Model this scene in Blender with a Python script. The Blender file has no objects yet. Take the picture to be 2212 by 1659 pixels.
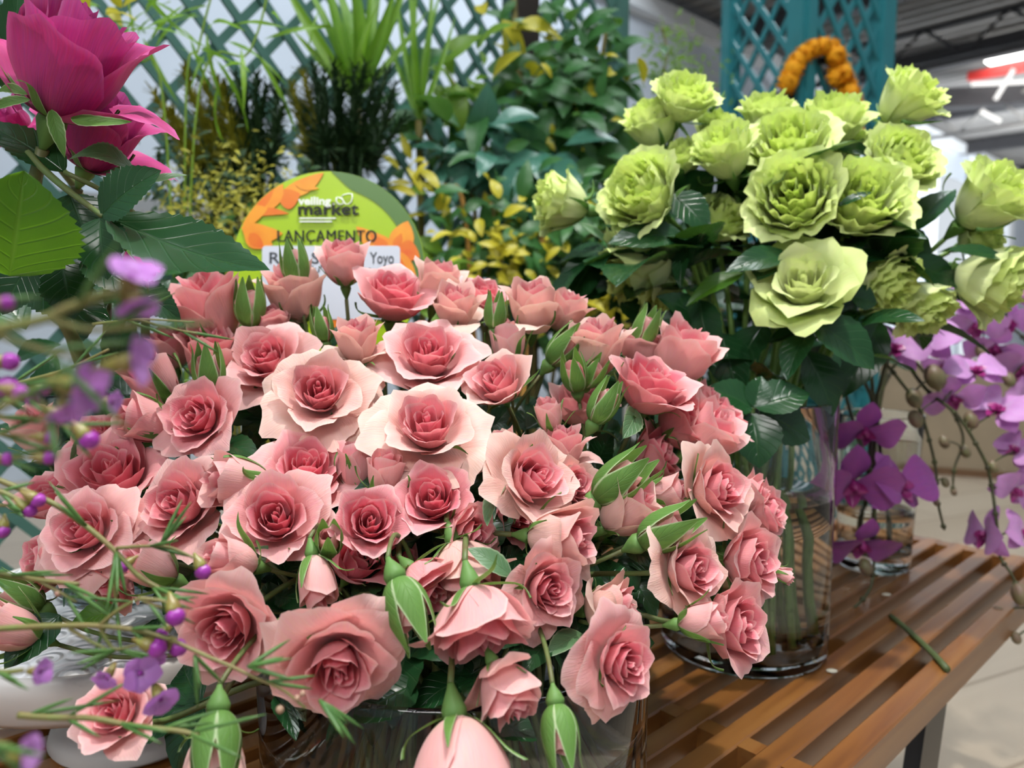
import bpy, math, random
import numpy as np
from mathutils import Vector, Matrix

# ------------------------------------------------------------------ scene, camera frame
SC = bpy.context.scene
COL = SC.collection
F_PX, PW, PH = 1620.0, 2212.0, 1659.0          # focal length in pixels of the photograph's frame
PITCH = math.radians(5.5)
CAM = np.array([0.0, 0.0, 0.675])               # camera 0.675 m above the floor, bench top at 0.36 m
BZ = 0.36
cR = np.array([1.0, 0.0, 0.0])
cF = np.array([0.0, math.cos(PITCH), -math.sin(PITCH)])
cU = np.array([0.0, math.sin(PITCH), math.cos(PITCH)])

def ray(px, py):
    return cR * ((px - PW / 2) / F_PX) + cU * (-(py - PH / 2) / F_PX) + cF

def P(px, py, t):
    return CAM + ray(px, py) * t

def on_z(px, py, z):
    d = ray(px, py)
    return CAM + d * ((z - CAM[2]) / d[2])

def nrm(v):
    v = np.asarray(v, float)
    n = np.linalg.norm(v)
    return v / n if n > 1e-12 else v

def axis(px, py, ang, tw):
    """direction seen from the camera: ang in the picture (0 right, 90 up), tw degrees towards the viewer"""
    d = nrm(ray(px, py))
    r = nrm(cR - d * np.dot(cR, d))
    u = np.cross(r, d)
    a, b = math.radians(ang), math.radians(tw)
    return nrm((r * math.cos(a) + u * math.sin(a)) * math.cos(b) - d * math.sin(b))

def frame(z, twist=0.0):
    z = nrm(z)
    ref = np.array([0, 0, 1.0]) if abs(z[2]) < .9 else np.array([1.0, 0, 0])
    x = nrm(np.cross(ref, z)); y = np.cross(z, x)
    c, s = math.cos(twist), math.sin(twist)
    return np.stack([x * c + y * s, -x * s + y * c, z], 0)    # rows: local axes

# ------------------------------------------------------------------ geometry builder
class Geo:
    def __init__(self):
        self.v, self.q, self.pc, self.n = [], [], [], 0
    def add(self, V, Q, pc=None):
        V = np.asarray(V, float).reshape(-1, 3); Q = np.asarray(Q, int).reshape(-1, 4)
        if pc is None: pc = np.zeros_like(V)
        self.v.append(V); self.q.append(Q + self.n); self.pc.append(np.asarray(pc, float).reshape(-1, 3)); self.n += len(V)
        return self
    def grid(self, G, pc=None, wrap=False):
        nu, nv = G.shape[:2]
        self.add(G.reshape(-1, 3), quads(nu, nv, wrap), None if pc is None else pc.reshape(-1, 3))
        return self
    def tube(self, pts, rad, n=7, pc_z=0.0, cap=True):
        pts = np.asarray(pts, float)
        m = len(pts)
        rad = np.full(m, rad, float) if np.isscalar(rad) else np.asarray(rad, float)
        tan = np.gradient(pts, axis=0)
        tan /= np.maximum(np.linalg.norm(tan, axis=1, keepdims=True), 1e-9)
        ref = np.array([0.0, 0, 1]) if abs(tan[0][2]) < .9 else np.array([1.0, 0, 0])
        x = nrm(np.cross(ref, tan[0]))
        rings, a = [], np.linspace(0, 2 * math.pi, n, endpoint=False)
        for i in range(m):
            x = nrm(x - tan[i] * np.dot(x, tan[i])); y = np.cross(tan[i], x)
            rings.append(pts[i] + rad[i] * (np.cos(a)[:, None] * x + np.sin(a)[:, None] * y))
        if cap:
            rings = [np.repeat(pts[:1], n, 0)] + rings + [np.repeat(pts[-1:], n, 0)]
        R = np.stack(rings, 1)                              # n x m
        pc = np.zeros_like(R)
        pc[..., 1] = np.linspace(0, 1, R.shape[1])[None]; pc[..., 2] = pc_z
        return self.grid(R, pc, wrap=True)
    def box(self, lo, hi, M=None, bev=0.0):
        lo, hi = np.asarray(lo, float), np.asarray(hi, float)
        if bev > 0:
            # chamfered long box: octagonal section along the longest side
            k = int(np.argmax(hi - lo)); i, j = [q for q in range(3) if q != k]
            a, b = lo, hi
            sec = [(a[i] + bev, a[j]), (b[i] - bev, a[j]), (b[i], a[j] + bev), (b[i], b[j] - bev),
                   (b[i] - bev, b[j]), (a[i] + bev, b[j]), (a[i], b[j] - bev), (a[i], a[j] + bev)]
            rings = []
            for kk, s in ((a[k], 0), (a[k], 1), (b[k], 1), (b[k], 0)):
                ring = []
                for (p, q) in sec:
                    w = [0, 0, 0]; w[k] = kk
                    w[i] = p if s else (a[i] + b[i]) / 2; w[j] = q if s else (a[j] + b[j]) / 2
                    ring.append(w)
                rings.append(np.array(ring))
            G = np.stack(rings, 1)
            V = G.reshape(-1, 3); Q = quads(8, 4, True)
        else:
            V = np.array([[x, y, z] for x in (lo[0], hi[0]) for y in (lo[1], hi[1]) for z in (lo[2], hi[2])])
            Q = [[0, 1, 3, 2], [4, 6, 7, 5], [0, 4, 5, 1], [2, 3, 7, 6], [0, 2, 6, 4], [1, 5, 7, 3]]
        if M is not None: V = M(V)
        return self.add(V, Q)
    def ball(self, c, r, nu=12, nv=8, sq=(1, 1, 1), fr=None, pc_z=0.0):
        a = np.linspace(0, 2 * math.pi, nu, endpoint=False)[:, None]; b = np.linspace(-math.pi / 2, math.pi / 2, nv)[None]
        G = np.stack([np.cos(a) * np.cos(b) * sq[0], np.sin(a) * np.cos(b) * sq[1], np.sin(b) * sq[2] + 0 * a], -1) * r
        if fr is not None: G = G @ fr
        pc = np.zeros_like(G); pc[..., 1] = (np.linspace(0, 1, nv))[None]; pc[..., 2] = pc_z
        return self.grid(G + np.asarray(c), pc, wrap=True)
    def lathe(self, prof, n=48, c=(0, 0, 0), fr=None):
        prof = np.asarray(prof, float)
        a = np.linspace(0, 2 * math.pi, n, endpoint=False)[:, None]
        G = np.stack([np.cos(a) * prof[None, :, 0], np.sin(a) * prof[None, :, 0], prof[None, :, 1] + 0 * a], -1)
        if fr is not None: G = G @ fr
        pc = np.zeros_like(G); pc[..., 1] = np.linspace(0, 1, G.shape[1])[None]
        return self.grid(G + np.asarray(c), pc, wrap=True)

def quads(nu, nv, wrap=False):
    i, j = np.meshgrid(np.arange(nu if wrap else nu - 1), np.arange(nv - 1), indexing='ij')
    i2 = (i + 1) % nu
    return np.stack([i * nv + j, i2 * nv + j, i2 * nv + j + 1, i * nv + j + 1], -1).reshape(-1, 4)

ORG = {}
def make_mesh(name, geo, org, mat, smooth=True):
    me = bpy.data.meshes.new(name)
    V = np.concatenate(geo.v) - np.asarray(org); Q = np.concatenate(geo.q); C = np.concatenate(geo.pc)
    me.vertices.add(len(V)); me.vertices.foreach_set('co', V.astype(np.float32).ravel())
    me.loops.add(Q.size); me.loops.foreach_set('vertex_index', Q.astype(np.int32).ravel())
    me.polygons.add(len(Q)); me.polygons.foreach_set('loop_start', np.arange(0, Q.size, 4, dtype=np.int32))
    me.polygons.foreach_set('use_smooth', np.full(len(Q), smooth))
    at = me.attributes.new('pc', 'FLOAT_VECTOR', 'POINT'); at.data.foreach_set('vector', C.astype(np.float32).ravel())
    me.update(calc_edges=True); me.validate()
    me.materials.append(mat)
    return me

def thing(name, label, cat, loc, group=None):
    o = bpy.data.objects.new(name, None); COL.objects.link(o)
    o.empty_display_size = .01
    o.location = Vector([float(x) for x in loc]); o['label'] = label; o['category'] = cat
    if group: o['group'] = group
    ORG[o.name] = np.asarray(loc, float)
    return o

def part(name, geo, mat, parent, smooth=True, label=None, tint=None, kind=None):
    org = ORG[parent.name]
    o = bpy.data.objects.new(name, make_mesh(name, geo, org, mat, smooth)); COL.objects.link(o)
    o.parent = parent; ORG[o.name] = org
    if label: o['label'] = label
    if kind: o['kind'] = kind
    if tint is not None: o['tint'] = float(tint)
    return o

def solo(name, geo, mat, label, cat, smooth=True, group=None, kind=None, org=None):
    V = np.concatenate(geo.v)
    if org is None:
        lo, hi = V.min(0), V.max(0); org = np.array([(lo[0] + hi[0]) / 2, (lo[1] + hi[1]) / 2, lo[2]])
    o = bpy.data.objects.new(name, make_mesh(name, geo, org, mat, smooth)); COL.objects.link(o)
    o.location = Vector([float(x) for x in org]); ORG[o.name] = np.asarray(org, float)
    if kind: o['kind'] = kind
    if label: o['label'] = label
    if cat: o['category'] = cat
    if group: o['group'] = group
    return o

# ------------------------------------------------------------------ materials
def new_mat(name):
    m = bpy.data.materials.new(name); m.use_nodes = True
    nt = m.node_tree; nt.nodes.clear()
    out = nt.nodes.new('ShaderNodeOutputMaterial')
    return m, nt, out

def N(nt, t, **kw):
    n = nt.nodes.new('ShaderNode' + t)
    for k, v in kw.items():
        if k.startswith('i_'):
            n.inputs[k[2:].replace('_', ' ')].default_value = v
        elif k.startswith('n_'):
            n.inputs[int(k[2:])].default_value = v
        else: setattr(n, k, v)
    return n

def ramp(nt, fac, stops, interp='LINEAR'):
    r = nt.nodes.new('ShaderNodeValToRGB'); cr = r.color_ramp; cr.interpolation = interp
    while len(cr.elements) > 1: cr.elements.remove(cr.elements[-1])
    cr.elements[0].position = stops[0][0]; cr.elements[0].color = (*stops[0][1], 1)
    for p, c in stops[1:]:
        e = cr.elements.new(p); e.color = (*c, 1)
    nt.links.new(fac, r.inputs[0])
    return r.outputs[0]

def mix(nt, fac, a, b, mode='MIX'):
    m = nt.nodes.new('ShaderNodeMix'); m.data_type = 'RGBA'; m.blend_type = mode
    for sock, val in ((m.inputs[0], fac), (m.inputs[6], a), (m.inputs[7], b)):
        if hasattr(val, 'is_output'): nt.links.new(val, sock)
        elif isinstance(val, (int, float)): sock.default_value = val
        else: sock.default_value = (*val, 1)
    return m.outputs[2]

def mth(nt, op, a, b=0.0, c=0.0, clamp=False):
    m = nt.nodes.new('ShaderNodeMath'); m.operation = op; m.use_clamp = clamp
    for s, v in zip(m.inputs, (a, b, c)):
        if hasattr(v, 'is_output'): nt.links.new(v, s)
        else: s.default_value = v
    return m.outputs[0]

def pc_nodes(nt):
    a = N(nt, 'Attribute', attribute_name='pc'); s = N(nt, 'SeparateXYZ')
    nt.links.new(a.outputs['Vector'], s.inputs[0])
    return s.outputs[0], s.outputs[1], s.outputs[2]

def sheet(nt, out, col, rough=.45, spec=.35, trans=.3, tcol=None, normal=None, sheen=0.0):
    b = N(nt, 'BsdfPrincipled'); b.inputs['Roughness'].default_value = rough
    b.inputs['Specular IOR Level'].default_value = spec
    if sheen: b.inputs['Sheen Weight'].default_value = sheen
    nt.links.new(col, b.inputs['Base Color'])
    if normal is not None: nt.links.new(normal, b.inputs['Normal'])
    if trans > 0:
        t = N(nt, 'BsdfTranslucent'); nt.links.new(tcol if tcol is not None else col, t.inputs[0])
        if normal is not None: nt.links.new(normal, t.inputs['Normal'])
        ms = N(nt, 'MixShader'); ms.inputs[0].default_value = trans
        nt.links.new(b.outputs[0], ms.inputs[1]); nt.links.new(t.outputs[0], ms.inputs[2])
        nt.links.new(ms.outputs[0], out.inputs[0])
    else:
        nt.links.new(b.outputs[0], out.inputs[0])
    return b

def obj_attr(nt, name):
    a = N(nt, 'Attribute', attribute_name=name); a.attribute_type = 'OBJECT'
    return a.outputs['Fac']

def petal_mat(name, inner, mid, outer, base, rim, trans=.32, rough=.5, streak=.12, rimw=.10, sheen=.15, basew=.35):
    """petal pigment by layer (pc.z: 0 heart .. 1 outermost) and along the petal (pc.y)"""
    m, nt, out = new_mat(name)
    u, v, w = pc_nodes(nt)
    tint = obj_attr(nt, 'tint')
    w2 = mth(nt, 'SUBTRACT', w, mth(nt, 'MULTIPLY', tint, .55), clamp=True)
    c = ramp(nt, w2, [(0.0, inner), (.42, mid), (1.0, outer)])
    wb = mth(nt, 'MULTIPLY', mth(nt, 'SUBTRACT', 1.0, mth(nt, 'DIVIDE', v, basew), clamp=True), mth(nt, 'MULTIPLY_ADD', w2, .7, .15))
    c = mix(nt, wb, c, base)
    wr = mth(nt, 'MULTIPLY', mth(nt, 'DIVIDE', mth(nt, 'SUBTRACT', v, 1.0 - rimw), rimw, clamp=True), .55)
    c = mix(nt, wr, c, rim)
    nz = N(nt, 'TexNoise', i_Scale=7.0, i_Detail=3.0)
    cb = N(nt, 'CombineXYZ'); nt.links.new(mth(nt, 'MULTIPLY', u, 5.0), cb.inputs[0]); nt.links.new(mth(nt, 'MULTIPLY', v, .7), cb.inputs[1])
    nt.links.new(mth(nt, 'MULTIPLY', w, 17.0), cb.inputs[2]); nt.links.new(cb.outputs[0], nz.inputs['Vector'])
    c = mix(nt, streak, c, mix(nt, 1.0, c, nz.outputs['Color'], 'OVERLAY'))
    tc = mix(nt, 1.0, c, c, 'MULTIPLY'); tc = mix(nt, .55, c, tc)
    bmp = N(nt, 'Bump', i_Strength=.25, i_Distance=.0012); nt.links.new(nz.outputs[0], bmp.inputs['Height'])
    sheet(nt, out, c, rough, .3, trans, tc, bmp.outputs[0], sheen)
    return m

def leaf_mat(name, dark, light, vein, trans=.22, rough=.3, tcol=(.12, .3, .02), spec=.55, edge=None):
    m, nt, out = new_mat(name)
    u, v, w = pc_nodes(nt)
    au = mth(nt, 'ABSOLUTE', u)
    nz = N(nt, 'TexNoise', i_Scale=60.0, i_Detail=3.0); tc = N(nt, 'TexCoord'); nt.links.new(tc.outputs['Object'], nz.inputs['Vector'])
    c = mix(nt, mth(nt, 'MULTIPLY', nz.outputs[0], 1.0), dark, light)
    c = mix(nt, mth(nt, 'MULTIPLY', w, .6), c, light)
    mid = mth(nt, 'SUBTRACT', 1.0, mth(nt, 'DIVIDE', au, .055), clamp=True)
    sv = mth(nt, 'SINE', mth(nt, 'SUBTRACT', mth(nt, 'MULTIPLY', v, 46.0), mth(nt, 'MULTIPLY', au, 13.0)))
    sv = mth(nt, 'SUBTRACT', mth(nt, 'MULTIPLY', mth(nt, 'POWER', mth(nt, 'MAXIMUM', sv, 0.0), 14.0), .32), 0.0)
    vv = mth(nt, 'MAXIMUM', mth(nt, 'MULTIPLY', mid, .8), sv)
    c = mix(nt, mth(nt, 'MULTIPLY', vv, .75), c, vein)
    if edge is not None:
        c = mix(nt, mth(nt, 'DIVIDE', mth(nt, 'SUBTRACT', au, .82), .12, clamp=True), c, edge)
    bmp = N(nt, 'Bump', i_Strength=.42, i_Distance=.0013)
    nt.links.new(mth(nt, 'SUBTRACT', mth(nt, 'MULTIPLY', nz.outputs[0], .6), vv), bmp.inputs['Height'])
    t = mix(nt, .5, c, tcol)
    sheet(nt, out, c, rough, spec, trans, t, bmp.outputs[0])
    return m

def plain_mat(name, col, rough=.5, spec=.4, metal=0.0, noise=.15, scale=30.0, bump=0.0, col2=None):
    m, nt, out = new_mat(name)
    nz = N(nt, 'TexNoise', i_Scale=scale, i_Detail=4.0); tc = N(nt, 'TexCoord'); nt.links.new(tc.outputs['Object'], nz.inputs['Vector'])
    c2 = col2 if col2 is not None else tuple(x * (1 - noise * 2) for x in col)
    f = mth(nt, 'MULTIPLY_ADD', nz.outputs[0], 1.6, -.3, clamp=True)
    c = mix(nt, f, col, c2)
    b = N(nt, 'BsdfPrincipled'); nt.links.new(c, b.inputs['Base Color'])
    b.inputs['Roughness'].default_value = rough; b.inputs['Specular IOR Level'].default_value = spec; b.inputs['Metallic'].default_value = metal
    if bump:
        bm = N(nt, 'Bump', i_Strength=bump, i_Distance=.004); nt.links.new(nz.outputs[0], bm.inputs['Height']); nt.links.new(bm.outputs[0], b.inputs['Normal'])
    nt.links.new(b.outputs[0], out.inputs[0])
    return m

def glass_mat(name, col=(1, 1, 1), ior=1.5, rough=0.0):
    m, nt, out = new_mat(name)
    g = N(nt, 'BsdfPrincipled'); g.inputs['Base Color'].default_value = (*col, 1)
    g.inputs['Transmission Weight'].default_value = 1.0; g.inputs['IOR'].default_value = ior; g.inputs['Roughness'].default_value = rough
    nt.links.new(g.outputs[0], out.inputs[0])
    return m

def emit_mat(name, col, s):
    m, nt, out = new_mat(name)
    e = N(nt, 'Emission'); e.inputs[0].default_value = (*col, 1); e.inputs[1].default_value = s
    nt.links.new(e.outputs[0], out.inputs[0])
    return m

M = {}
M['pink'] = petal_mat('pink_petal', (.82, .22, .28), (.89, .43, .44), (.91, .61, .56), (.88, .80, .60), (.93, .71, .67))
M['cream'] = petal_mat('blush_cream_petal', (.86, .33, .36), (.89, .51, .48), (.90, .65, .55), (.84, .80, .56), (.92, .73, .64))
M['green_rose'] = petal_mat('lime_petal', (.68, .80, .20), (.77, .86, .34), (.83, .90, .48), (.84, .87, .58), (.72, .86, .27), streak=.2, rimw=.25)
M['ivory_rose'] = petal_mat('ivory_green_petal', (.80, .84, .50), (.78, .83, .46), (.60, .72, .22), (.70, .76, .36), (.66, .78, .28), streak=.12, rimw=.2)
M['magenta'] = petal_mat('magenta_petal', (.46, .05, .24), (.54, .06, .28), (.50, .025, .19), (.38, .02, .11), (.60, .13, .38), streak=.3, trans=.25)
M['sepal'] = leaf_mat('sepal_green', (.075, .19, .035), (.15, .31, .07), (.18, .34, .10), .25, .5, (.25, .45, .05), .3, edge=(.45, .58, .32))
M['stem'] = plain_mat('rose_stem', (.10, .19, .05), .5, .4, noise=.25, scale=80, col2=(.12, .10, .04))
M['stem_light'] = plain_mat('light_green_stem', (.22, .40, .09), .45, .4, scale=80)
M['leaf'] = leaf_mat('rose_leaf', (.006, .036, .010), (.014, .062, .020), (.035, .10, .035), .12, .25, spec=.45)
M['leaf_in'] = M['leaf']
M['leaf_pale'] = leaf_mat('young_leaf', (.06, .15, .06), (.12, .24, .11), (.16, .28, .12), .25, .4, edge=(.25, .34, .2))
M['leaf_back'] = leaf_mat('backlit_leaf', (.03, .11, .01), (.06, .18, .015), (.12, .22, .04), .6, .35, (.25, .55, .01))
# ------------------------------------------------------------------ rose generator
def smooth01(a, b, x):
    t = np.clip((x - a) / (b - a), 0, 1)
    return t * t * (3 - 2 * t)

def petal(th, rk, L, p0, p1, p2, vc, W, rcf, layer, rng, spiral=.0, side=.0, ruf=.02, rufn=2.2, point=.05, nu=11, nv=12, rcmin=.04, rb=.03, round_=.2, narrow=.0, swirl=0.0, tilt=0.0, top=.22, nst=.6, npw=1.5):
    """one petal in the rose's own axes: leaves the axis at its foot, rises on a curved profile, curls at the rim"""
    fine = np.linspace(0, 1.12, 90); dv = fine[1] - fine[0]
    tau = max(rk / (L * .8), .02)
    phi = np.radians(p1 + (p0 - p1) * np.exp(-fine / tau) + (p2 - p1) * smooth01(vc, 1.0, fine))
    r = rb + np.concatenate([[0], np.cumsum(L * np.sin(phi[:-1]) * dv)])
    z = np.concatenate([[0], np.cumsum(L * np.cos(phi[:-1]) * dv)])
    u = np.linspace(-1, 1, nu)[:, None]; v = np.linspace(0, 1, nv)[None]
    outline = 1 - round_ * np.abs(u) ** 2.2 - top * np.abs(u) ** 7 + point * np.exp(-(u / .22) ** 2)
    b = v * outline
    shp = (v ** .5) * (1 - narrow * np.clip((v - nst) / (1 - nst), 0, 1) ** npw)
    a = u * W * shp
    rr = np.interp(b, fine, r); zz = np.interp(b, fine, z)
    rc = np.maximum(rr * rcf, rcmin)
    an = a / rc
    ph1, ph2 = rng.uniform(0, 6.28), rng.uniform(0, 6.28)
    rim = smooth01(.45, 1.0, v)
    wave = np.sin(rufn * math.pi * u + ph1) + .6 * np.sin(rufn * 2.3 * math.pi * u + ph2) + .35 * np.sin(rufn * 4.1 * math.pi * u + ph1 * 2)
    rad = rr - rc * (1 - np.cos(an)) + spiral * u * v + side * np.abs(u) ** 3 * v ** 2 + ruf * wave * rim
    tan = rc * np.sin(an) + swirl * v * v
    zz = zz + ruf * .55 * np.cos(rufn * math.pi * u * 1.3 + ph2) * rim + tilt * u * v
    c, s = math.cos(th), math.sin(th)
    G = np.stack([rad * c - tan * s, rad * s + tan * c, zz], -1)
    pc = np.stack([u + 0 * v, v + 0 * u, np.full(G.shape[:2], layer)], -1)
    return G, pc

GOLD = 2.39996
def rose(kind, rng, q=1.0):
    """lists of (grid, pc) for inner and outer petals, plus sepals"""
    inn, out, sep = [], [], []
    nu, nv = int(11 * q), int(12 * q)
    J = lambda a, s=.12: a * rng.uniform(1 - s, 1 + s)
    th = rng.uniform(0, 6.28)
    def ring(dst, n, rk, L, p0, p1, p2, W, rcf, lay, jit=.2, dr=.0, gold=False, sp=3, **kw):
        nonlocal th
        for i in range(n):
            th += GOLD if gold else 2 * math.pi / n
            t = th + rng.uniform(-jit, jit)
            k = dict(kw); k.setdefault('nu', nu); k.setdefault('nv', nv)
            dst.append(petal(t, rk + dr * i, J(L, .05), p0, p1 + rng.uniform(-sp, sp), p2 + rng.uniform(-12, 12) + rng.uniform(-sp, sp), k.pop('vc', .7), J(W, .07), rcf, lay + .04 * rng.random(), rng, **k))
        th += math.pi / n
    if kind in ('o', 'O', 'w'):          # open bloom, O: very open with wide skirt, w: modest
        ring(inn, 3, .03, .74, 40, -2, 2, .11, 1.0, .0, gold=True, dr=.024, spiral=.04, ruf=.005, point=.03)
        ring(inn, 4, .115, .80, 66, -4, 10, .27, 1.0, .10, gold=True, dr=.020, spiral=.055, ruf=.008, point=.05, side=.02)
        ring(inn, 4, .205, .86, 76, -5, 22, .40, 1.0, .26, gold=True, dr=.018, spiral=.06, ruf=.011, point=.07, side=.03)
        ring(inn, 3, .285, .90, 80, -3, 34, .50, 1.05, .42, dr=.012, spiral=.06, ruf=.014, point=.09, side=.05)
        if kind == 'w':
            ring(out, 5, .37, .96, 84, 5, 62, .58, 1.1, .64, sp=9, dr=.012, ruf=.022, point=.12, side=.08, vc=.66)
        elif kind == 'o':
            ring(out, 4, .38, .98, 84, 7, 58, .62, 1.1, .64, sp=8, dr=.012, ruf=.022, point=.12, side=.08, vc=.62)
            ring(out, 4, .47, 1.08, 90, 26, 92, .68, 1.4, .88, sp=16, jit=.4, dr=.01, ruf=.030, point=.15, side=.07, vc=.58)
        else:
            ring(out, 4, .38, .98, 84, 8, 60, .62, 1.1, .62, sp=8, dr=.012, ruf=.022, point=.12, side=.08, vc=.62)
            ring(out, 4, .49, 1.10, 92, 36, 98, .76, 1.5, .82, sp=14, jit=.35, dr=.01, ruf=.032, point=.15, side=.06, vc=.55)
            ring(out, 3, .50, 1.16, 96, 52, 122, .78, 1.7, .95, sp=16, jit=.6, dr=.01, ruf=.036, point=.15, side=.04, vc=.55)
        sl = (95, 60, 30)
    elif kind in ('h', 'H'):       # half-open goblet, H: with one or two petals folded down
        ring(inn, 4, .05, 1.06, 50, -4, 0, .18, 1.0, .05, gold=True, dr=.03, spiral=.04, ruf=.008)
        ring(inn, 4, .18, 1.12, 72, -7, 10, .40, 1.0, .22, gold=True, dr=.018, spiral=.06, ruf=.014, point=.07)
        ring(out, 4, .28, 1.16, 78, -6, 20, .56, 1.0, .50, sp=5, dr=.014, ruf=.018, point=.09, side=.05, spiral=.04)
        ring(out, 3, .34, 1.16, 82, -2, 46, .62, 1.05, .78, sp=8, dr=.012, ruf=.022, point=.12, side=.08, vc=.70)
        if kind == 'H':
            ring(out, 2, .40, 1.08, 88, 22, 108, .60, 1.3, .95, jit=.8, ruf=.03, point=.12, vc=.52)
        sl = (95, 45, 20)
    elif kind == 'b':              # pink bud, closed
        ring(inn, 3, .07, .98, 55, -4, 6, .22, 1.0, .2, gold=True, dr=.02, spiral=.03, ruf=.008)
        ring(out, 3, .22, 1.0, 74, -12, -6, .50, 1.0, .5, dr=.015, spiral=.05, ruf=.012, point=.04)
        ring(out, 3, .28, .98, 78, -12, 8, .52, 1.0, .75, dr=.012, spiral=.05, ruf=.014, point=.05)
        sl = (80, 20, 25)
    elif kind == 'g':              # green bud, sepals still closed around it
        ring(inn, 3, .19, .82, 72, -18, -14, .44, 1.0, .45, dr=.02, spiral=.04, ruf=.008, nu=9, nv=9)
        sl = None
    elif kind == 'r':              # ruffled garden rose, deep goblet
        kw = dict(nu=int(17 * q), nv=int(13 * q))
        ring(inn, 5, .05, .92, 50, -3, 4, .24, 1.0, .05, gold=True, dr=.02, spiral=.05, ruf=.024, rufn=3.6, **kw)
        ring(inn, 7, .17, .98, 70, -4, 8, .40, 1.0, .25, gold=True, dr=.014, spiral=.06, ruf=.030, rufn=4.0, **kw)
        ring(inn, 7, .29, 1.0, 78, -6, 12, .46, 1.0, .5, gold=True, dr=.010, spiral=.05, ruf=.030, rufn=4.2, **kw)
        ring(out, 5, .39, 1.02, 84, -5, 24, .58, 1.02, .75, dr=.012, ruf=.032, rufn=4.2, side=.03, point=.02, top=.1, round_=.12, **kw)
        ring(out, 4, .43, 1.02, 86, 2, 66, .62, 1.1, .95, sp=8, jit=.4, ruf=.036, rufn=4.0, vc=.66, point=.02, top=.1, round_=.12, **kw)
        sl = (100, 70, 40)
    elif kind == 'c':              # ruffled but still cup-shaped, narrow foot
        kw = dict(nu=int(17 * q), nv=int(13 * q))
        ring(inn, 5, .06, 1.02, 50, -1, 6, .26, 1.0, .1, gold=True, dr=.03, spiral=.05, ruf=.026, rufn=3.6, **kw)
        ring(inn, 6, .22, 1.06, 66, -1, 12, .44, 1.0, .4, gold=True, dr=.014, spiral=.05, ruf=.030, rufn=4.0, **kw)
        ring(out, 5, .31, 1.06, 76, -1, 26, .56, 1.0, .7, dr=.012, ruf=.032, rufn=4.2, side=.03, point=.02, top=.1, round_=.12, **kw)
        ring(out, 3, .35, 1.04, 80, 4, 62, .56, 1.1, .95, sp=8, jit=.5, ruf=.036, rufn=4.0, vc=.66, point=.02, top=.1, round_=.12, **kw)
        sl = (90, 40, 60)
    if kind == 'g':
        for i in range(5):
            t = i * 2 * math.pi / 5 + rng.uniform(-.1, .1)
            sep.append(petal(t, .29, 1.20, 86, -20, rng.uniform(-22, 16), .74, .32, 1.0, rng.random(), rng, ruf=.004, point=.0, nu=7, nv=18, round_=.0, narrow=.95, top=0, nst=.44, npw=.8))
    else:
        for i in range(5):
            t = i * 2 * math.pi / 5 + rng.uniform(-.25, .25)
            a0, a1, sp = sl
            sep.append(petal(t, .16 if kind != 'b' else .24, J(.78, .2) if kind != 'b' else .95, a0, a1 + rng.uniform(-sp, sp), a1 + rng.uniform(-60, 80), .55, .115 if kind != 'b' else .18, 1.0, rng.random(), rng, ruf=.015, point=.0, nu=7, nv=13, round_=.0, narrow=.96, top=0, rcmin=.14, nst=.3, npw=.9))
    return inn, out, sep

def bloom_extent(parts):
    V = np.concatenate([g.reshape(-1, 3) for g, _ in parts])
    r = np.sort(np.hypot(V[:, 0], V[:, 1]))
    return r[int(len(r) * .965)], V[:, 2].min(), V[:, 2].max()

def bez(p0, p1, p2, p3, n=16):
    t = np.linspace(0, 1, n)[:, None]
    return (1 - t) ** 3 * p0 + 3 * (1 - t) ** 2 * t * p1 + 3 * (1 - t) * t * t * p2 + t ** 3 * p3

def blade(base, tip, width, normal, fold=.22, bend=.10, nu=9, nv=16, serr=.035, curl=0.0, layer=0.0, rng=random, sweep=0.0, shape=.78, wave=.012):
    """one leaf blade: ovate, pointed, toothed edge, folded along the midrib and arched"""
    base, tip = np.asarray(base, float), np.asarray(tip, float)
    d = tip - base; L = np.linalg.norm(d); d = d / L
    s = nrm(np.cross(d, normal)); n = np.cross(s, d)
    u = np.linspace(-1, 1, nu)[:, None]; v = np.linspace(0, 1, nv)[None]
    hw = width / 2 * np.sin(np.pi * v ** shape) ** .85
    tooth = 1 + serr * ((np.arange(nv) % 2) * 2 - 1)[None] * (np.abs(u) > .9) * (v > .08) * (v < .97)
    a = u * hw * tooth
    ph = rng.uniform(0, 6.28)
    h = fold * np.abs(a) + bend * L * np.sin(np.pi * v) - curl * L * v ** 3 + wave * L * np.sin(9 * v + ph) * u ** 2 * np.sign(u)
    G = base + d * (v[..., None] * L) + s * (a + sweep * L * v * v * (1 - v))[..., None] + n * h[..., None]
    pc = np.stack([u + 0 * v, v + 0 * u, np.full(G.shape[:2], layer)], -1)
    return G, pc

def compound(base, d, n, size, rng, leaflets=3, geo=None):
    """petiole with three or five leaflets"""
    g = geo or Geo()
    d = nrm(d); n = nrm(n - d * np.dot(n, d)); s = np.cross(d, n)
    tip = base + d * size * .55
    g.tube(bez(base, base + d * size * .2 + n * size * .05, tip - d * size * .15 + n * size * .03, tip, 6), size * .014, 5)
    G, pc = blade(tip, tip + (d + n * rng.uniform(-.3, .15)) * size * .75, size * .5, n, layer=rng.random(), rng=rng, nu=7, nv=13); g.grid(G, pc)
    for k in range(leaflets // 2):
        q = base + d * size * (.45 - .22 * k)
        for sg in (-1, 1):
            dd = nrm(d * .55 + s * sg * .85 + n * rng.uniform(-.25, .2))
            G, pc = blade(q, q + dd * size * .6, size * .4, n, layer=rng.random(), rng=rng, nu=7, nv=13); g.grid(G, pc)
    return g

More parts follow.
